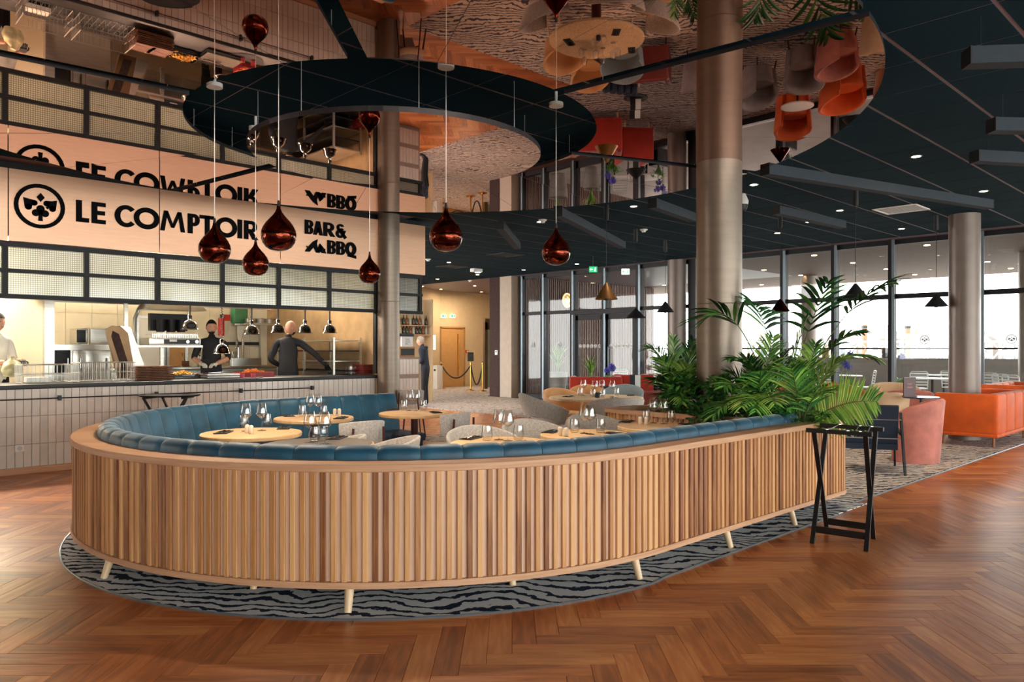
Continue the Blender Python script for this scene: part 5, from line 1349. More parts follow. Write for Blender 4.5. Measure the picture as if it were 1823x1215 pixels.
# dispenser, extinguisher, knife rack, tray shelves
q_ = onv(426, 14.2, 578); t = thing('soap_dispenser', 'green wall dispenser on the kitchen tiles', 'dispenser', (q_.x, 14.2, q_.z))
q = MB(); q.rbox((0, 0, .2), (.28, .18, .36), .03); q.build('body', m_green, t); q = MB(); q.rbox((0, 0, .0), (.24, .16, .05), .01); q.build('base', m_steel, t)
q = MB(); q.add([(-.06, -.05, -.02), (.08, -.05, -.02), (.0, -.06, -.34), (-.05, -.06, -.30), (-.06, -.03, -.02), (.08, -.03, -.02), (.0, -.05, -.34), (-.05, -.05, -.30)], [(0, 1, 2, 3), (4, 5, 6, 7), (0, 1, 5, 4), (1, 2, 6, 5), (2, 3, 7, 6), (3, 0, 4, 7)]); q.build('paper', m_cloth_w, t)
q_ = onv(400, 14.1, 598); t = thing('fire_extinguisher', 'red fire extinguisher box behind the bearded chef', 'extinguisher', (q_.x, 14.25, q_.z))
q = MB(); q.cyl((0, 0, 0), (0, 0, .34), .055, n=18); q.build('cylinder', m_redp, t); q = MB(); q.cyl((0, 0, .34), (0, 0, .4), .02); q.box((0, -.02, .4), (.03, .1, .02)); q.build('valve', m_black, t)
q_ = onv(433, 14.2, 612); t = thing('knife_rack', 'black magnetic knife rack with hanging knives', 'knife rack', (q_.x, 14.25, q_.z))
q = MB(); q.box((0, 0, 0), (.75, .03, .06)); q.build('rack', m_black, t)
for k, x in enumerate((-.12, .0)):
    q = MB(); q.add([(x-.02, -.03, .08), (x+.02, -.03, .08), (x+.025, -.03, -.16), (x, -.03, -.26), (x-.02, -.02, .08), (x+.02, -.02, .08), (x+.025, -.02, -.16), (x, -.02, -.26)], [(0, 1, 2, 3), (4, 5, 6, 7), (0, 1, 5, 4), (1, 2, 6, 5), (2, 3, 7, 6), (3, 0, 4, 7)]); q.build('knife', m_steel, t)
t = thing('tray_rack', 'steel rack of dark baking trays at the right wall of the kitchen', 'rack', (6.62, 11.7, .13), 0)
for y in (-.95, 0, .95):
    for x in (-.25, .25): q = MB(); q.box((x, y, .75), (.03, .03, 1.5)); q.build('post', m_steel, t)
for k in range(6): q = MB(); q.box((0, 0, .62+.165*k), (.52, 1.86, .018)); q.build('tray', m_steel if k % 2 else m_frame, t)
t, w_, h = kbox('pan_shelf', 'steel wall shelf with pans behind the bald chef', 'shelf', 436, 486, 576, 579, 13.9, .35, m_steel)
q = MB(); q.box((0, 0, h/2), (w_, .35, .03)); q.build('shelf_board', m_steel, t)
for x in (-.3, .3): q = MB(); q.box((x*w_, .15, -.3), (.03, .03, .7)); q.build('bracket', m_steel, t)
zz = t.location.z
for k, px in enumerate((446, 462, 478)):
    a = onv(px, 13.85); t = thing('saucepan', ('left', 'middle', 'right')[k]+' steel pan on the wall shelf behind the bald chef', 'pan', (a.x, 13.85, zz+.035), 0, 'pans on the kitchen shelf')
    q = MB(); q.lathe([(.09, 0), (.1, .08), (.095, .08), (.085, .006), (0, .006)], n=20); q.build('bowl', m_steel, t); q = MB(); q.cyl((.1, 0, .07), (.26, 0, .085), .008); q.build('handle', m_black, t)

# ------------------------------------------------------------------ bar at the end of the sign
p = onv(729, 12.6)
BV = 13.4
a = onv(700, BV); b = onv(747, BV)
t = thing('bar_counter', 'tiled bar pier behind the slim column with wooden top', 'counter', ((a.x+b.x)/2, BV, .006)); w_ = b.x-a.x; hz = zat(636, FWD[0]*b.x+FWD[1]*BV)-.006
q = MB(); q.box((0, .3, hz/2), (w_, .6, hz)); q.build('body', m_grout, t)
for i in range(int(w_/TW)):
    for j in range(3): inst(random.choice(tmes), 'tile', t, (-w_/2+TW*(i+.5), -.006, .02+hz/3.05*(j+.5)))
bz = hz+.006
def onbar(px, w_, h, d, name, label, cat, mat, dy=0.2, z=None):
    a = onv(px, BV); o = thing(name, label, cat, (a.x, BV+dy, bz if z is None else z)); q = MB(); q.rbox((0, 0, h/2), (w_, d, h), .008, n=1); q.build('body', mat, o); return o
Yb = FWD[0]*b.x+FWD[1]*BV; mpp = Yb/FX
o = onbar(728, 33*mpp, 18*mpp, .2, 'chalkboard_box', 'wooden box with black chalkboard front on the bar pier', 'box', M('box_wood', (170, 120, 70), .5), .15)
q = MB(); q.box((0, -.105, 9*mpp), (28*mpp, .01, 12*mpp)); q.build('chalkboard', m_black, o)
o = onbar(730, 24*mpp, 18*mpp, .05, 'menu_card', 'white printed card clipped above the wooden box', 'card', m_white, .12, bz+18.5*mpp)
q = MB(); rr = random.Random(2)
for k in range(7): q.box((rr.uniform(-.02, .02), -.028, (3+k*1.8)*mpp), (rr.uniform(.08, .2), .002, .006))
q.build('printing', m_black, o)
o = onbar(724, 40*mpp, 5*mpp, .12, 'cap_rack', 'dark folded things piled above the white card at the bar', 'rack', m_black, .12, bz+36.6*mpp)
# shelf of bottles behind
SV = 16.6; a = onv(705, SV); b = onv(763, SV); Ys = FWD[0]*b.x+FWD[1]*SV
t = thing('bottle_shelf', 'lit back bar shelf with bottles and glasses', 'shelf', ((a.x+b.x)/2, SV, 0)); w_ = b.x-a.x
z1, z2 = zat(581, Ys), zat(597, Ys)
for z in (z1, z2): q = MB(); q.box((0, 0, z), (w_, .3, .025)); q.build('shelf_board', m_oak, t)
q = MB(); q.box((0, .17, 1.4), (w_, .03, 2.8)); q.build('back_panel', m_cream, t)
for s in (-1, 1): q = MB(); q.box((s*w_/2, 0, 1.4), (.04, .34, 2.8)); q.build('side_panel', m_cream, t)
bm_ = MB(); bm_.lathe([(.035, 0), (.038, .01), (.038, .16), (.014, .21), (.013, .27), (0, .272)], n=14); BTM = [bm_.mesh('bottle', M('bottle_%d' % k, c, .1), 50) for k, c in enumerate(((60, 40, 24), (180, 176, 160), (130, 70, 30), (40, 60, 40)))]
for row, z in ((0, z1), (1, z2)):
    for k in range(9):
        inst(BTM[(k*3+row) % 4], 'bottle', None, (a.x+.12+k*(w_-.22)/8, SV-.02, z+.0135), 0, label='small spirit bottle, %s from the left on the %s bar shelf' % (ORD[k], ('upper', 'lower')[row]), category='bottle', group='bottles on the back bar shelf')
q_ = onv(770, 21.5); a = onv(763, 21.0, 622); b = onv(777, 21.0, 597)
p = Q(769.5, 25.6, zat(610, 25.6)); t = thing('wall_poster', 'white poster with yellow map on the cream hall wall', 'poster', (p.x, p.y, p.z), dirang(.35, .9))
mpp2 = 25.6/FX
q = MB(); q.box((0, 0, 0), (14*mpp2, .01, 26*mpp2)); q.build('sheet', m_white, t)
q = MB(); q.box((-.02, -.008, .02), (8*mpp2, .006, 9*mpp2)); q.build('map', M('map_yellow', (226, 206, 110), .7), t)
q = MB(); [q.box((0.01, -.008, (9-k*1.6)*mpp2-.0), (10*mpp2, .006, .4*mpp2)) for k in (0, 9, 10, 11)]; q.build('printing', m_black, t)
for px, Y, lb in ((790, 27.0, 'left green exit sign on the hall wall'), (806, 27.0, 'right green exit sign on the hall wall')):
    p = onv(px, hv-.04, 563); Y = FWD[0]*p.x+FWD[1]*p.y; t = thing('exit_sign', lb, 'sign', (p.x, p.y, p.z), 0, 'green exit signs in the hall'); s = Y/FX
    q = MB(); q.box((0, 0, 0), (10*s, .05, 6*s)); q.build('housing', m_exitw, t)
    q = MB(); q.box((-2.5*s, -.03, 0), (4*s, .01, 4.6*s)); q.build('green_field', m_exitg, t)
    q = MB(); q.box((2.4*s, -.03, 0), (1.6*s, .01, 4.2*s)); q.box((2.4*s, -.03, 0), (3*s, .01, 1.2*s)); q.build('pictogram', m_exitg, t)
for px, py, Y, lb in ((1056, 480, 17.5, 'green exit sign with arrow hanging before the glass facade'), (1113.5, 484, 19.2, 'pale exit sign hanging before the facade, right of the green one')):
    p = Q(px, Y, zat(py, Y)); s = Y/FX; t = thing('exit_sign', lb, 'sign', (p.x, p.y, p.z), TH-pi/2); 
    q = MB(); q.box((0, 0, 0), (14*s, .05, 10*s)); q.build('housing', m_exitg if px < 1100 else m_exitw, t)
    q = MB(); q.box((-3.2*s, -.03, 0), (4.5*s, .01, 1.3*s)); q.add([(-6.3*s, -.035, 0), (-4.0*s, -.035, 2.2*s), (-4.0*s, -.035, -2.2*s), (-6.3*s, -.03, 0), (-4.0*s, -.03, 2.2*s), (-4.0*s, -.03, -2.2*s)], [(0, 1, 2), (3, 4, 5), (0, 1, 4, 3), (1, 2, 5, 4), (2, 0, 3, 5)])
    q.build('arrow', m_exitw if px < 1100 else m_exitg, t, smooth=None)
    q = MB(); q.cyl((3.6*s, -.032, 2.6*s), (3.6*s, -.026, 2.6*s), .8*s, n=10); q.bar((3.6*s, -.03, 1.6*s), (3*s, -.03, -1*s), 1.4*s, .008, up=(0, 1, 0)); q.bar((3*s, -.03, -1*s), (4.4*s, -.03, -3.4*s), .9*s, .008, up=(0, 1, 0)); q.bar((3*s, -.03, -1*s), (1.6*s, -.03, -3.2*s), .9*s, .008, up=(0, 1, 0))
    q.build('running_figure', m_exitw if px < 1100 else m_exitg, t, smooth=None)
    q = MB(); q.cyl((0, 0, 5*s), (0, 0, ceil_z-p.z), .012); q.build('hanger', m_blackm, t)
# locker, alarm buttons, thermostat
p = Q(775, 27.2); t = thing('waste_cabinet', 'slim cabinet with maroon side next to the rope barrier', 'cabinet', (p.x, p.y, .006), dirang(.5, .85)); s = 27.2/FX
q = MB(); q.box((-.08, 0, .42), (.16, .34, .84)); q.build('side', m_maroon, t); q = MB(); q.box((.10, 0, .42), (.2, .34, .84)); q.build('front', m_white, t); q = MB(); q.box((.10, -.175, .68), (.08, .01, .06)); q.build('slot', m_black, t)
for px, py, vv, lb in ((774, 629, 0, 'red alarm button beside the man in navy'), (831, 626, 0, 'red alarm button right of the hall door')):
    p = onv(px, hv-.02, py); t = thing('alarm_button', lb, 'alarm', (p.x, p.y, p.z), 0); q = MB(); q.box((0, 0, 0), (.11, .05, .11)); q.build('case', m_redp, t); q = MB(); q.box((0, -.027, 0), (.05, .005, .05)); q.build('button', m_white, t)
p = onu(884, 15.48, 628); t = thing('thermostat', 'white thermostat on the brown textured wall strip', 'thermostat', (15.47, p.y, p.z), -pi/2); q = MB(); q.rbox((0, 0, 0), (.11, .024, .14), .004, n=1); q.build('case', m_white, t); q = MB(); q.box((0, -.013, .02), (.05, .004, .04)); q.build('display', m_black, t)
# rope barrier
posts = []
for px, py, lb in ((785.5, 692.5, 'left brass post of the rope barrier'), (838, 696, 'middle brass post carrying the black notice'), (859, 697.5, 'right brass post of the rope barrier')):
    p = P(px, py); p.z = .006; posts.append(p); t = thing('stanchion', lb, 'stanchion', p, 0, 'brass rope posts')
    q = MB(); q.lathe([(.16, 0), (.16, .015), (.05, .04), (.02, .06)], n=28); q.build('base', m_brass, t)
    q = MB(); q.cyl((0, 0, .04), (0, 0, .94), .025, n=16); q.build('pole', m_brass, t)
    q = MB(); q.lathe([(.03, .9), (.035, .93), (.025, .96), (.03, .985), (.0, 1.01)], n=16); q.build('finial', m_brass, t)
for k, (a, b, sag) in enumerate(((posts[0], posts[1], .50), (posts[1], posts[2], .66))):
    q = MB(); q.tube([(a+(b-a)*(i/16)+Vector((0, 0, .88-sag*4*(i/16)*(1-i/16)*(1 if k else .95)))) for i in range(17)], .024, 8)
    q.build('barrier_rope', m_rope, label=('long' if k == 0 else 'short deep')+' black rope hanging between the '+('left and middle' if k == 0 else 'middle and right')+' brass posts', category='rope')
p = posts[1]; t = thing('notice_board', 'small black notice in a brass frame on the middle barrier post', 'sign', (p.x, p.y, 1.02), TH-pi/2)
q = MB(); q.box((0, -.03, .15), (.24, .02, .34)); q.build('frame', m_brass, t); q = MB(); q.box((0, -.045, .15), (.20, .012, .30)); q.build('board', m_black, t); q = MB(); q.box((0, -.053, .19), (.1, .003, .09)); q.build('printing', m_baffle, t)

# ------------------------------------------------------------------ ceiling fittings
def baffle(x0, y0, x1, y1, h, label, dz=.0):
    zt_ = 3.38; a = P(x0, y0, zt_); b = P(x1, y1, zt_); q = MB(); a.z = b.z = 0
    t = thing('acoustic_baffle', label, 'baffle', ((a.x+b.x)/2, (a.y+b.y)/2, zt_-h), atan2(b.y-a.y, b.x-a.x), 'grey acoustic baffles under the ceiling'); L = (b-a).length
    q.box((0, 0, h/2), (L, .12, h)); q.build('body', m_baffle, t)
    for s in (-1, 1): q = MB(); q.box((s*(L/2+.006), 0, h/2), (.012, .124, h+.004)); q.build('end_cap', m_blackm, t)
    q = MB()
    for s in (-.4, .4): q.cyl((s*L, 0, h), (s*L, 0, ceil_z-zt_+h), .002, n=6)
    q.build('hanger_wires', m_blackm, t)
baffle(1363, 293, 1760, 357, .11, 'long grey baffle from the planter column towards the right')
baffle(1382, 367, 1499, 394, .11, 'short grey baffle below the long one')
baffle(1723, 88, 1960, 80, .11, 'grey baffle cut by the right edge, topmost')
baffle(1766, 212, 1960, 216, .11, 'grey baffle cut by the right edge, second from top')
baffle(1736, 269, 1960, 282, .11, 'grey baffle cut by the right edge, third from top')
baffle(890, 394, 921, 432, .12, 'short grey baffle seen nearly end on, left of the rightmost pendant')
baffle(994, 370, 1108, 431, .12, 'grey baffle right of the rightmost copper pendant')
baffle(1162, 354, 1232, 380, .12, 'grey baffle just left of the planter column')
def downlight(px, py, k):
    p = P(px, py, ceil_z); t = thing('downlight', k, 'lamp', (p.x, p.y, ceil_z-.004), 0, 'round recessed ceiling downlights')
    q = MB(); q.lathe([(.062, -.004), (.062, 0), (.048, .0), (.046, -.003)], n=24, caps=False); q.build('rim', m_white, t)
    q = MB(); q.lathe([(.0, -.0025), (.046, -.0025), (.046, 0), (0, 0)][0:4], n=20); q.build('lens', m_lamp, t)
DL = [(1631, 278, 'downlight nearest to the right mirror edge'), (1751, 340, 'downlight above the orange sofas'), (1342, 328.5, 'downlight just right of the planter column'), (1495, 374.5, 'downlight under the long baffle'), (1605, 407, 'downlight right of the ceiling vent, farther back'), (1128, 367, 'downlight close under the mirror left of the planter column'), (961, 395, 'downlight right of the short end on baffle'), (932, 480.5, 'downlight over the pillar by the facade'), (1027, 470, 'downlight left of the hanging exit sign'), (799, 467, 'downlight below the fifth copper pendant'), (779, 497, 'downlight left of the hall'), (850, 489, 'downlight over the rope barrier'), (845, 509, 'downlight near the hall wall, left one'), (857, 520, 'downlight near the hall wall, right one'), (785, 515, 'downlight above the hall door'), (752, 510, 'downlight next to the sign end'), (1384, 415, 'downlight left above the tall palm'), (1440, 395, 'downlight between palm and short baffle')]
for a, b, c_ in DL: downlight(a, b, c_)
for px, py in ((1631, 278), (1342, 328), (1128, 367), (1751, 340), (961, 395), (1605, 407), (799, 467), (932, 480)):
    p = P(px, py, ceil_z-.02); light('downlight_beam', 'SPOT', p, 30, (1, .82, .62), .05, spot=85)
# square louvre vents
def vent(pts, label, mat=None):
    ps = [P(x, y, ceil_z-.008) for x, y in pts]; c_ = sum(ps, Vector())/4; t = thing('ceiling_vent', label, 'vent', (c_.x, c_.y, ceil_z-.008))
    ex = (ps[1]-ps[0]); ey = (ps[3]-ps[0]); L = .30
    q = MB()
    for s in (-1, 1): q.box((s*L, 0, 0), (.03, 2*L+.03, .016)); q.box((0, s*L, 0), (2*L, .03, .016))
    q.build('frame', mat or m_white, t)
    q = MB(); q.box((0, 0, .007), (2*L, 2*L, .002)); q.build('duct', m_blackm, t)
    for k in range(9): q = MB(); q.box((-L+.06*(k+1), 0, .0), (.03, 2*L-.03, .002)); q.build('louvre', mat or m_white, t)
    return t
vent([(1555, 372), (1612, 382), (1650, 373), (1600, 364)], 'white louvred square vent in the dark ceiling')
vent([(850, 455), (900, 460), (950, 453), (900, 447)], 'dark square vent above the hall, large', m_blackm)
vent([(780, 476), (800, 480), (835, 474), (810, 470)], 'dark square vent above the rope barrier', m_blackm)
for px, py, lb, m_ in ((1146, 411, 'white smoke detector right of the rightmost pendant', m_white), (762, 464, 'white smoke detector next to the sign end', m_white), (837, 502, 'white smoke detector near the hall', m_white), (966, 394, 'small white detector by the left baffle', m_white)):
    p = P(px, py-3, ceil_z); t = thing('smoke_detector', lb, 'detector', (p.x, p.y, ceil_z)); q = MB(); q.lathe([(0, -.06), (.035, -.058), (.04, -.03), (.065, -.025), (.065, 0)], n=20); q.build('body', m_, t)
    q = MB(); q.lathe([(.07, -.012), (.07, 0)], n=20); q.build('base', m_white, t)
p = P(1322, 358, 3.5); t = thing('security_camera', 'black dome camera with white ring beside the planter column', 'camera', (p.x, p.y, 3.45)); q = MB(); q.lathe([(0, -.09), (.05, -.08), (.07, -.03), (.07, 0)], n=20); q.build('dome', m_black, t); q = MB(); q.lathe([(.075, 0), (.08, .05), (.04, .15)], n=20); q.build('mount', m_white, t)
p = P(848, 485, 3.5); t = thing('emergency_lamp', 'white rectangular emergency lamp on the ceiling before the hall', 'lamp', (p.x, p.y, 3.5)); q = MB(); q.rbox((0, 0, .05), (.32, .16, .1), .02, n=2); q.build('body', m_white, t); q = MB(); q.box((.05, 0, -.005), (.1, .08, .01)); q.build('lens', m_lamp, t)
# cone pendants
def cone(px, pyb, Y, d, h, mat, label, tube=True):
    p = Q(px, Y, zat(pyb, Y)); t = thing('cone_pendant', label, 'lamp', p, 0, 'cone pendants by the windows'); r = d/2
    q = MB(); q.lathe([(r, 0), (r*.98, .008), (.016, h), (0, h+.004)], n=36, caps=False); q.lathe([(r-.006, .004), (.012, h-.02)], n=36, caps=False); q.build('shade', mat, t, smooth=30)
    q = MB(); q.lathe([(0, -.02), (.03, -.01), (.035, .03), (.02, .08)], n=16); q.build('bulb', m_blackm, t)
    q = MB(); q.cyl((0, 0, h), (0, 0, ceil_z-p.z), .004, n=6); q.build('cord', m_black, t)
    q = MB(); q.lathe([(.026, -.24), (.036, -.22), (.036, 0)], (0, 0, ceil_z-p.z), 16); q.build('canopy', m_blackm, t)
cone(1523, 531.5, 10.15, .325, .2, m_blackm, 'black cone pendant, largest one right of the tall palm')
cone(1667, 546, 12.2, .345, .2, m_blackm, 'black cone pendant above the pink armchair')
cone(1184.5, 556, 15.0, .34, .21, m_blackm, 'black cone pendant left of the planter column at the far column')
cone(1079.5, 533.5, 11.3, .34, .25, m_bronze, 'brass cone pendant over the big round table')
cone(1132, 566.5, 13.6, .36, .17, m_blackm, 'black cone pendant between the brass one and the far column')
cone(1389, 555, 12.0, .30, .2, m_copper, 'copper toned cone pendant half behind the palm fronds')

# ------------------------------------------------------------------ people
def person(label, loc, rz, J, chains, mats, kid=None):
    """J: joint -> (x, y, z, rx, ry); chains: (joint a, joint b, material index). local: faces +y"""
    names = list(J); idx = {n: i for i, n in enumerate(names)}
    me = D.meshes.new('person'); me.from_pydata([J[n][:3] for n in names], [(idx[a], idx[b]) for a, b, _ in chains], [])
    o = D.objects.new('body_tmp', me); COL.objects.link(o)
    md = o.modifiers.new('s', 'SKIN'); md.use_smooth_shade = True
    sv = me.skin_vertices[0].data
    for n in names: sv[idx[n]].radius = (J[n][3], J[n][4] if len(J[n]) > 4 else J[n][3]); sv[idx[n]].use_root = (n == 'pelvis')
    s2 = o.modifiers.new('d', 'SUBSURF'); s2.levels = 2; s2.render_levels = 2
    dg = bpy.context.evaluated_depsgraph_get(); ev = o.evaluated_get(dg); m2 = D.meshes.new_from_object(ev)
    D.objects.remove(o)
    m2.materials.clear()
    for m_ in mats: m2.materials.append(m_)
    segs = [(Vector(J[a][:3]), Vector(J[b][:3]), (J[a][3]+J[b][3])/2, mi) for a, b, mi in chains]
    for f in m2.polygons:
        best = None
        for a, b, r, mi in segs:
            d = b-a; k = max(0, min(1, (f.center-a).dot(d)/d.length_squared)); q = ((f.center-a-d*k).length)/r
            if best is None or q < best[0]: best = (q, mi)
        f.material_index = best[1]; f.use_smooth = True
    t = thing('person', label, 'person', loc, rz); b = D.objects.new('body', m2); COL.objects.link(b); b.parent = t
    return t
def head_parts(t, c, mat_hair=None, cap=None, beard=None, yaw=0, s=1.0, glasses=False):
    """face built onto the head centre c (local), facing +y turned by yaw"""
    R = Matrix.Rotation(yaw, 3, 'Z'); c = Vector(c)
    q = MB(); vs = []; n, m = 18, 12
    for j in range(m+1):
        ph = pi*j/m-pi/2
        for i in range(n):
            th = 2*pi*i/n; x, y, z = cos(ph)*cos(th)*.078, cos(ph)*sin(th)*.095, sin(ph)*.118
            if z < 0 and y > 0: y *= 1-.05*(-z/.118); x *= 1-.28*(-z/.118)
            if y > .07 and abs(x) < .02 and -.035 < z < .02: y += .022*(1-abs(x)/.02)
            vs.append(R @ (Vector((x, y, z))*s)+c)
    fs = [(j*n+i, j*n+(i+1) % n, (j+1)*n+(i+1) % n, (j+1)*n+i) for j in range(m) for i in range(n)]
    q.add(vs, fs)
    for sg_ in (-1, 1): q.lathe([(0, -.03), (.016, -.015), (.018, .01), (.0, .03)], tuple(R @ Vector((sg_*.079*s, -.005, -.005))+c), 8, sx=.5)
    q.build('head', m_skin, t, smooth=80)
    q = MB()
    for sg_ in (-1, 1): q.lathe([(0, -.006), (.008, 0), (0, .006)], tuple(R @ Vector((sg_*.03*s, .086*s, .01))+c), 8)
    q.box(tuple(R @ Vector((0, .088*s, -.058*s))+c), (.035, .008, .006), rz=yaw)
    q.build('eyes_and_mouth', m_hair, t)
    def dome(z0, k, back, mat, name):
        q = MB(); vs = []; mm = 8
        for j in range(mm+1):
            f = j/mm
            for i in range(n):
                th = 2*pi*i/n; zz0 = z0(th); ph = zz0+(pi/2-zz0)*f
                vs.append(R @ (Vector((cos(ph)*cos(th)*.078, cos(ph)*sin(th)*.095, sin(ph)*.118))*s*k)+c)
        q.add(vs, [(j*n+i, j*n+(i+1) % n, (j+1)*n+(i+1) % n, (j+1)*n+i) for j in range(mm) for i in range(n)]+[tuple(reversed(range(n)))]); q.build(name, mat, t, smooth=80)
    if mat_hair: dome(lambda th: .45 if sin(th) > .2 else -.35, 1.09, 0, mat_hair, 'hair')
    if cap: dome(lambda th: .50 if sin(th) > 0 else .15, 1.13, 0, cap, 'cap')
    if beard:
        q = MB(); vs = []
        for j in range(5):
            z = -.068-.048*j/4
            for i in range(9):
                th = -.02*pi+1.04*pi*i/8; rr = 1.06*math.sqrt(max(.05, 1-(z/.125)**2)); vs.append(R @ (Vector((cos(th)*.072*rr*(1-.25*(-z/.12)), sin(th)*.098*rr, z))*s)+c)
        q.add(vs, [(j*9+i, j*9+i+1, (j+1)*9+i+1, (j+1)*9+i) for j in range(4) for i in range(8)]); q.build('beard', beard, t, smooth=80)
def hand(q, p, d, up, s=1.0):
    p = Vector(p); d = Vector(d).normalized(); up = Vector(up); side = d.cross(up).normalized(); up = side.cross(d)
    q.bar(p, p+d*.085*s, .075*s, .028*s, up=up)
    for k, L in enumerate((.065, .075, .07, .055)):
        b = p+d*.08*s+side*(-.028+.019*k)*s; m1 = b+d*L*.5*s-up*.008*s; q.tube([b, m1, m1+d*L*.4*s-up*.025*s], .0085*s, 6)
    b = p+d*.02*s-side*.036*s; q.tube([b, b-side*.02*s+d*.03*s-up*.01, b-side*.02*s+d*.06*s-up*.025], .0095*s, 6)
def std(H=1.78, arms=None, lean=0.0):
    J = {'pelvis': (0, 0, .95, .15, .11), 'waist': (0, 0, 1.08, .145, .10), 'chest': (0, lean*.6, 1.30, .17, .115), 'upper': (0, lean*.8, 1.43, .12, .085), 'neck': (0, lean, 1.50, .055, .055), 'skull': (0, lean*1.1, 1.58, .05, .05),
         'shL': (-.18, lean*.8, 1.42, .068), 'shR': (.18, lean*.8, 1.42, .068),
         'hipL': (-.09, 0, .88, .095), 'hipR': (.09, 0, .88, .095), 'knL': (-.1, .02, .49, .062), 'knR': (.1, .02, .49, .062), 'anL': (-.1, -.02, .09, .045), 'anR': (.1, -.02, .09, .045), 'toL': (-.11, .12, .045, .04), 'toR': (.11, .12, .045, .04)}
    J.update(arms or {'elL': (-.24, -.02, 1.13, .05), 'wrL': (-.22, .12, .92, .034), 'elR': (.24, -.02, 1.13, .05), 'wrR': (.22, .12, .92, .034)})
    return J
CH = [('pelvis', 'waist', 0), ('waist', 'chest', 0), ('chest', 'upper', 0), ('upper', 'neck', 0), ('neck', 'skull', 1), ('upper', 'shL', 0), ('upper', 'shR', 0), ('shL', 'elL', 0), ('elL', 'wrL', 2), ('shR', 'elR', 0), ('elR', 'wrR', 2),
      ('pelvis', 'hipL', 3), ('pelvis', 'hipR', 3), ('hipL', 'knL', 3), ('knL', 'anL', 3), ('anL', 'toL', 4), ('hipR', 'knR', 3), ('knR', 'anR', 3), ('anR', 'toR', 4)]
# chef one, looking down at the pass
p = Q(377, 12.35); az = .16
J = std(arms={'elL': (-.27, .05, 1.16, .05), 'wrL': (-.10, .27, 1.08, .034), 'elR': (.27, .05, 1.16, .05), 'wrR': (.12, .27, 1.08, .034)})
t = person('chef in black jacket and black headscarf working under the low heat lamp', (p.x, p.y, .13), cf(.25, -1), J, CH, [m_chef, m_skin, m_skin, m_trouser, m_black])
head_parts(t, (0, .03, 1.66), None, m_black, m_hair, yaw=.3)
q = MB(); hand(q, (-.10, .27, 1.08), (.5, .7, -.2), (0, 0, 1)); q.build('glove', m_cloth_w, t, smooth=60)
q = MB(); hand(q, (.12, .27, 1.08), (-.5, .7, -.2), (0, 0, 1)); q.build('glove', m_cloth_w, t, smooth=60)
q = MB(); q.box((0, .13, .92), (.30, .03, .46)); q.build('apron', m_chef, t)
# chef two, bald, reaching to the right, seen from behind
p = Q(513, 12.3)
J = std(arms={'elL': (-.28, -.03, 1.14, .055), 'wrL': (-.12, .18, 1.02, .036), 'elR': (.40, .02, 1.25, .055), 'wrR': (.60, .06, 1.04, .036)}, lean=.05)
t = person('bald chef in black jacket seen from behind, reaching right', (p.x, p.y, .13), cf(-.15, 1), J, CH, [m_chef, m_skin, m_chef, m_trouser, m_black])
head_parts(t, (.03, .07, 1.655), None, None, m_hair, yaw=-1.0)
q = MB(); hand(q, (.60, .06, 1.04), (.4, .3, -.7), (0, 1, .2)); q.build('glove', m_black, t, smooth=60)
q = MB(); hand(q, (-.12, .18, 1.02), (.5, .7, -.2), (0, 0, 1)); q.build('glove', m_black, t, smooth=60)
# cook at the left edge holding a bag
p = Q(-8, 9.9)
J = std(arms={'elL': (-.26, .02, 1.15, .05), 'wrL': (-.14, .28, 1.16, .034), 'elR': (.26, .04, 1.14, .05), 'wrR': (.12, .30, 1.14, .034)})
t = person('cook in white with black cap at the left edge, holding a food bag', (p.x, p.y, .13), cf(1, -.25), J, CH, [m_cloth_w, m_skin, m_skin, m_trouser, m_black])
head_parts(t, (0, .03, 1.66), m_hair, m_black, None, yaw=0)
q = MB(); hand(q, (-.14, .28, 1.16), (.5, .7, -.2), (0, 0, 1)); q.build('glove', m_black, t, smooth=60)
q = MB(); hand(q, (.12, .30, 1.14), (-.3, .7, -.2), (0, 0, 1)); q.build('glove', m_black, t, smooth=60)
a = Q(22, 9.75); t = thing('food_bag', 'crumpled clear bag of food held by the cook at the left edge', 'bag', (a.x, a.y, 1.22), cf(1, 0))
q = MB(); q.lathe([(.02, -.14), (.12, -.12), (.15, -.04), (.11, .05), (.03, .10), (.035, .13)], n=14, sx=1.1, sy=.7); q.build('bag', M('greenish_bag', (206, 196, 150), .35, var=.35, scale=14, bump=.5, bscale=12), t, smooth=80)
# man at the bar, facing left
p = P(757, 725.5)
J = std(arms={'elL': (-.22, .02, 1.14, .055), 'wrL': (-.13, .20, 1.06, .036), 'elR': (.22, .02, 1.14, .055), 'wrR': (.14, .18, 1.08, .036)}, lean=.07)
t = person('grey haired man in navy hooded jacket and dark trousers standing at the bar', (p.x, p.y, .006), cf(-1, .15), J, CH, [m_navy, m_skin, m_navy, m_trouser, m_black])
head_parts(t, (0, .12, 1.63), m_ghair, None, None, yaw=0)
q = MB(); q.lathe([(.10, 0), (.12, .03), (.09, .07), (.06, .06)], (0, .02, 1.44), 18, sy=.8); q.build('hood', m_navy, t, smooth=80)
q = MB(); hand(q, (-.13, .20, 1.06), (0, 1, 0), (0, 0, 1)); q.build('hand', m_skin, t, smooth=60)
q = MB(); hand(q, (.14, .18, 1.08), (0, 1, 0), (0, 0, 1)); q.build('hand', m_skin, t, smooth=60)

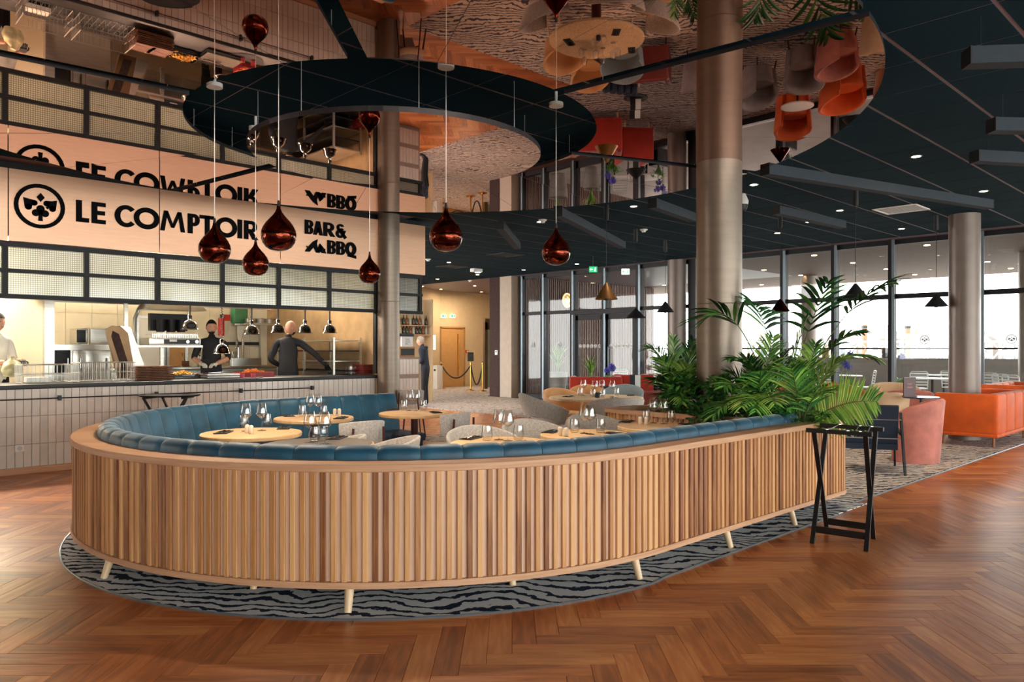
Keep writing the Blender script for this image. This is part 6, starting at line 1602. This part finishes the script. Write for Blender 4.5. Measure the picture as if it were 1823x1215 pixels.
# ------------------------------------------------------------------ terrace and town beyond the glass
TE = 25.3
mb = MB(); mb.box(((U_FAC+.2+TE)/2+.1, 4, -.05), (TE-U_FAC, 30, .1)); mb.build('terrace_ground', m_pavers, kind='structure')
mb = MB(); mb.box(((U_FAC+.2+TE)/2, 4, ceil_z+.11), (TE-U_FAC-.2, 30, .16)); sf = mb.build('terrace_soffit', m_blackm, kind='structure')
q = MB(); q.box((0, 0, 0), (.115, 29.9, .02)); sme = q.mesh('soffit_board', m_brownst)
for k in range(74): inst(sme, 'soffit_board', sf, (U_FAC+.3+k*.125, 4, ceil_z+.02))
q = MB(); q.lathe([(.0, 0), (.06, 0), (.06, .006), (0, .006)], n=16); dlm = q.mesh('lens', m_lamp)
for i in range(4):
    for j in range(9): inst(dlm, 'soffit_lamp', None, (17.2+i*2.2, 15-j*2.4, ceil_z+.003), 0, label='small round terrace soffit lamp, %s row from the glass, %s from the left' % (ORD[i], ORD[j]), category='lamp', group='lamps in the terrace soffit')
mb = MB(); mb.box((19.1, 16.05, 1.8), (6.6, .1, 3.6)); cw = mb.build('wall_terrace', m_terrback, kind='structure')
q = MB(); q.box((0, 0, 0), (.045, .05, 3.56)); csm = q.mesh('slat', m_terrslat)
for k in range(74): inst(csm, 'slat', cw, (15.95+k*.086, 15.97, 1.8))
p = onv(1010, 15.9, 535); t = thing('lit_emblem', 'round glowing emblem on the slatted terrace wall', 'sign', (p.x, 15.93, p.z)); q = MB(); emblem(q, (0, -.03, 0), .22, axis='u'); q.build('emblem', m_signlit, t, smooth=None); q = MB(); q.cyl((0, .0, 0), (0, -.02, 0), .24, n=32); q.build('disc', m_bronze, t)
mb = MB(); mb.box((TE-.4, 4, .58), (.16, 30, 1.16)); mb.build('terrace_parapet', m_parap, kind='structure')
rl = thing('terrace_railing', 'dark flat handrail on posts above the terrace parapet', 'railing', (TE-.4, 4, 1.16))
q = MB(); q.box((0, 0, .29), (.12, 30, .05)); q.build('handrail', m_frame, rl)
for k in range(16):
    q = MB(); q.box((0, -14+k*1.9, .14), (.06, .22, .28)); q.build('post', M('post_tan', (160, 130, 86), .6) if k % 2 else m_frame, rl)
p = Q(1440, 22.5); mb = MB(); mb.lathe([(.225, 0), (.225, ceil_z)], (p.x, p.y, 0), 32); mb.build('terrace_column', m_colpaint, label='round column on the terrace behind the palm', category='column')
p = Q(1834, 16.8); mb = MB(); mb.lathe([(.225, 0), (.225, ceil_z)], (p.x, p.y, 0), 32); mb.build('terrace_column', m_colpaint, label='round column on the terrace at the right edge', category='column')
def terrace_chair(px, Y, rz, label):
    p = Q(px, Y); t = thing('terrace_chair', label, 'chair', (p.x, p.y, 0), rz, 'white terrace chairs')
    q = MB(); q.rbox((0, 0, .45), (.42, .42, .03), .01, n=1); q.build('seat', m_white, t)
    q = MB(); q.tube([(-.2, -.2, .45), (-.2, -.26, .84), (-.16, -.27, .88), (.16, -.27, .88), (.2, -.26, .84), (.2, -.2, .45)], .012, 6); q.build('back_frame', m_white, t)
    q = MB()
    for k in range(5): z = .55+k*.07; q.box((0, -.215-.05*(z-.45)/.4, z), (.38, .012, .035))
    q.build('back_slats', m_white, t)
    for sx_ in (-1, 1):
        for sy_ in (-1, 1): q = MB(); q.cyl((sx_*.2, sy_*.2, 0), (sx_*.18, sy_*.18, .45), .01, n=6); q.build('leg', m_frame, t)
def terrace_table(px, Y, r, label):
    p = Q(px, Y); t = thing('terrace_table', label, 'table', (p.x, p.y, 0), 0, 'terrace tables')
    q = MB(); q.lathe([(r, -.02), (r, 0)], (0, 0, .74), 28); q.build('table_top', m_white, t); q = MB(); q.cyl((0, 0, 0), (0, 0, .72), .03); q.build('pedestal', m_frame, t); q = MB(); q.lathe([(.24, 0), (.24, .012)], n=24); q.build('base_plate', m_frame, t)
for a in ((1538, 19.6, cf(-1, .3), 'white terrace chair by the standing palm, facing left'), (1470, 20.5, cf(.2, 1), 'white terrace chair farthest left behind the palm'), (1632, 19.0, cf(.3, 1), 'white terrace chair beyond the menu stand'), (1700, 19.5, cf(1, .4), 'white terrace chair right behind the lounge column'), (1778, 17.8, cf(1, .3), 'white terrace chair, left of the trio at the right edge'), (1796, 17.0, cf(1, .3), 'white terrace chair, middle of the trio at the right edge'), (1815, 16.4, cf(1, .3), 'white terrace chair, right of the trio at the right edge'), (1105, 21.0, cf(.2, 1), 'white terrace chair beyond the glass doors')): terrace_chair(*a)
for a in ((1510, 20.2, .35, 'white round terrace table left of the tall flowers'), (1660, 18.2, .45, 'white round terrace table beyond the lounge'), (1680, 20.5, .4, 'white round terrace table farther back'), (1885, 18.2, .45, 'white terrace table cut by the right edge'), (1150, 19.8, .4, 'white round terrace table before the slatted wall')): terrace_table(*a)
def agapanthus(px, Y, h, label, n=3, seed=1):
    rr = random.Random(seed); p = Q(px, Y); t = thing('agapanthus', label, 'flower', (p.x, p.y, 0), 0, 'blue flowers on the terrace')
    q = MB(); q.rbox((0, 0, .25), (.5, .3, .5), .02, n=1); q.build('trough', m_frame, t)
    for k in range(n):
        x = rr.uniform(-.22, .22); y = rr.uniform(-.08, .08); hh = h*rr.uniform(.75, 1.0)
        s = MB(); s.cyl((x, y, .5), (x*1.3, y, hh), .006, n=6); st = s.build('stem', m_stem, t)
        f = MB()
        for i in range(60):
            d = Vector((rr.gauss(0, 1), rr.gauss(0, 1), rr.gauss(0, .8))).normalized(); f.bar(Vector((x*1.3, y, hh))+d*.02, Vector((x*1.3, y, hh))+d*.085, .014, .014)
        f.build('bloom', m_violet, st, smooth=None)
    q = MB()
    for i in range(40):
        a = rr.random()*6.3; L = rr.uniform(.2, .4); q.tube([(0, 0, .5), (cos(a)*L*.5, sin(a)*L*.3, .5+L*.7), (cos(a)*L, sin(a)*L*.5, .5+L*.5)], .01, 4, rs=[.014, .014, .002])
    q.build('leaves', m_leafm, t)
agapanthus(1508, 17.2, 1.35, 'tall blue flowers in a trough behind the palm', 5, 2)
agapanthus(1607, 17.5, 1.33, 'single tall blue flower left of the lounge column', 1, 5)
agapanthus(1400, 17.8, 1.2, 'blue flowers seen through the palm fronds', 4, 3)
agapanthus(1090, 19.0, 1.1, 'blue flowers outside the right glass door leaf', 3, 7)
agapanthus(1172, 19.6, 1.15, 'blue flowers by the end of the slatted wall', 4, 9)
# potted flax outside the facade
for px, Y, s, lb in ((993, 22.6, 1.0, 'potted flax with sword leaves left of the glass doors'), (1052, 21.8, .8, 'second potted flax seen through the left door leaf')):
    p = Q(px, Y); t = thing('potted_flax', lb, 'plant', (p.x, p.y, 0), 0, 'potted flax plants outside')
    q = MB(); q.lathe([(.22*s, 0), (.30*s, .75*s), (.27*s, .75*s), (.26*s, .70*s), (0, .70*s)], n=28); q.build('pot', m_parap, t); rr = random.Random(px); q = MB()
    for i in range(60):
        a = rr.random()*6.3; L = rr.uniform(.6, 1.05)*s; o_ = rr.uniform(.15, .6); d = Vector((cos(a), sin(a), 0)); b0 = Vector((0, 0, .7*s)); sd = Vector((-sin(a), cos(a), 0))*.025*s
        pts = [b0+d*o_*L*e*e*.9+Vector((0, 0, L*e*(1-.25*e*o_*2))) for e in (0, .35, .7, 1)]
        q.add([x for i_, c_ in enumerate(pts) for x in (c_-sd*(1, 1, .8, .05)[i_], c_+sd*(1, 1, .8, .05)[i_])], [(0, 1, 3, 2), (2, 3, 5, 4), (4, 5, 7, 6)], rr.randrange(2))
    q.build('leaves', [m_leafm, m_leafl], t, smooth=None)
# town skyline
gnd = MB(); gnd.box((150, 60, -9.1), (260, 300, .2)); gnd.build('town_ground', M('town_ground', (150, 146, 138), .9, var=.1, scale=.05), kind='structure')
rr = random.Random(12)
sky_b = [(1338, 24, 4.1, 1), (1362, 26, 3.4, 0), (1392, 30, 3.0, 2), (1425, 34, 3.3, 0), (1462, 36, 3.6, 1), (1506, 40, 3.6, 2), (1548, 36, 4.2, 0), (1590, 40, 4.6, 1), (1640, 42, 3.9, 0), (1680, 40, 4.4, 2), (1745, 46, 4.0, 1), (1795, 50, 4.3, 0)]
names_ = ['narrow gabled', 'low', 'wide pale', 'plain', 'pale', 'long', 'tall slate roofed', 'broad', 'second broad', 'cream', 'right hand', 'rightmost']
for i, (px, wpx, top, mi) in enumerate(sky_b):
    Y = 118+rr.uniform(-8, 10); p = Q(px, Y); w_ = wpx*Y/FX*.84; z0 = -9; zt_ = top; t = thing('town_house', names_[i]+' town house on the skyline beyond the parapet', 'building', (p.x, p.y, z0), TH-pi/2, 'town houses on the skyline')
    h = zt_-z0-1.6; q = MB(); q.box((0, 3, h/2), (w_, 7, h)); q.build('wall', m_far[mi], t)
    q = MB(); rh = 1.7 if i else 3.4; ws_ = w_/2+.15
    q.add([(-ws_, -.7, h), (ws_, -.7, h), (ws_, 6.7, h), (-ws_, 6.7, h), (-ws_ if i else 0, 3, h+rh), (ws_ if i else 0, 3, h+rh)], [(0, 1, 5, 4), (2, 3, 4, 5), (1, 2, 5), (3, 0, 4), (0, 3, 2, 1)]); rf = q.build('roof', m_farroof, t, smooth=None)
    q = MB(); q.box((w_*.25, 3, h+rh), (.6, .6, 1.4)); q.build('chimney', m_far[1], rf)
    for k in range(max(2, int(w_/1.3))):
        for r_ in range(2): q = MB(); q.box((-w_/2+w_*(k+.5)/max(2, int(w_/1.3)), -.55, h-1.0-r_*1.9), (.6, .12, 1.1)); q.build('window', m_farwin, t)
for px, lb in ((1539, 'left rusty pylon rising above the skyline'), (1616, 'right rusty pylon rising above the skyline')):
    Y = 62; p = Q(px, Y); t = thing('pylon', lb, 'pylon', (p.x, p.y, -9), TH-pi/2, 'pylons beyond the terrace'); q = MB(); q.box((0, 0, 6.2), (.28, .28, 12.4 if px < 1600 else 12.2)); q.build('mast', m_brick_b, t); q = MB(); q.box((0, 0, 12.2), (.36, .36, .2)); q.build('cap', m_frame, t)
t = thing('lattice_bridge', 'pale lattice girder bridge beyond the terrace railing', 'bridge', tuple(Q(1590, 60, 0)), TH-pi/2)
for z in (.55, 2.0): q = MB(); q.box((0, 0, z), (26, .12, .12)); q.build('chord', m_white, t)
for k in range(20): q = MB(); x = -13+k*1.3; q.bar((x, 0, .55), (x+1.3, 0, 2.0) if k % 2 else (x+1.3, 0, 2.0), .07, .07); q.bar((x, 0, 2.0), (x+1.3, 0, .55), .05, .05); q.build('diagonal', m_white, t)
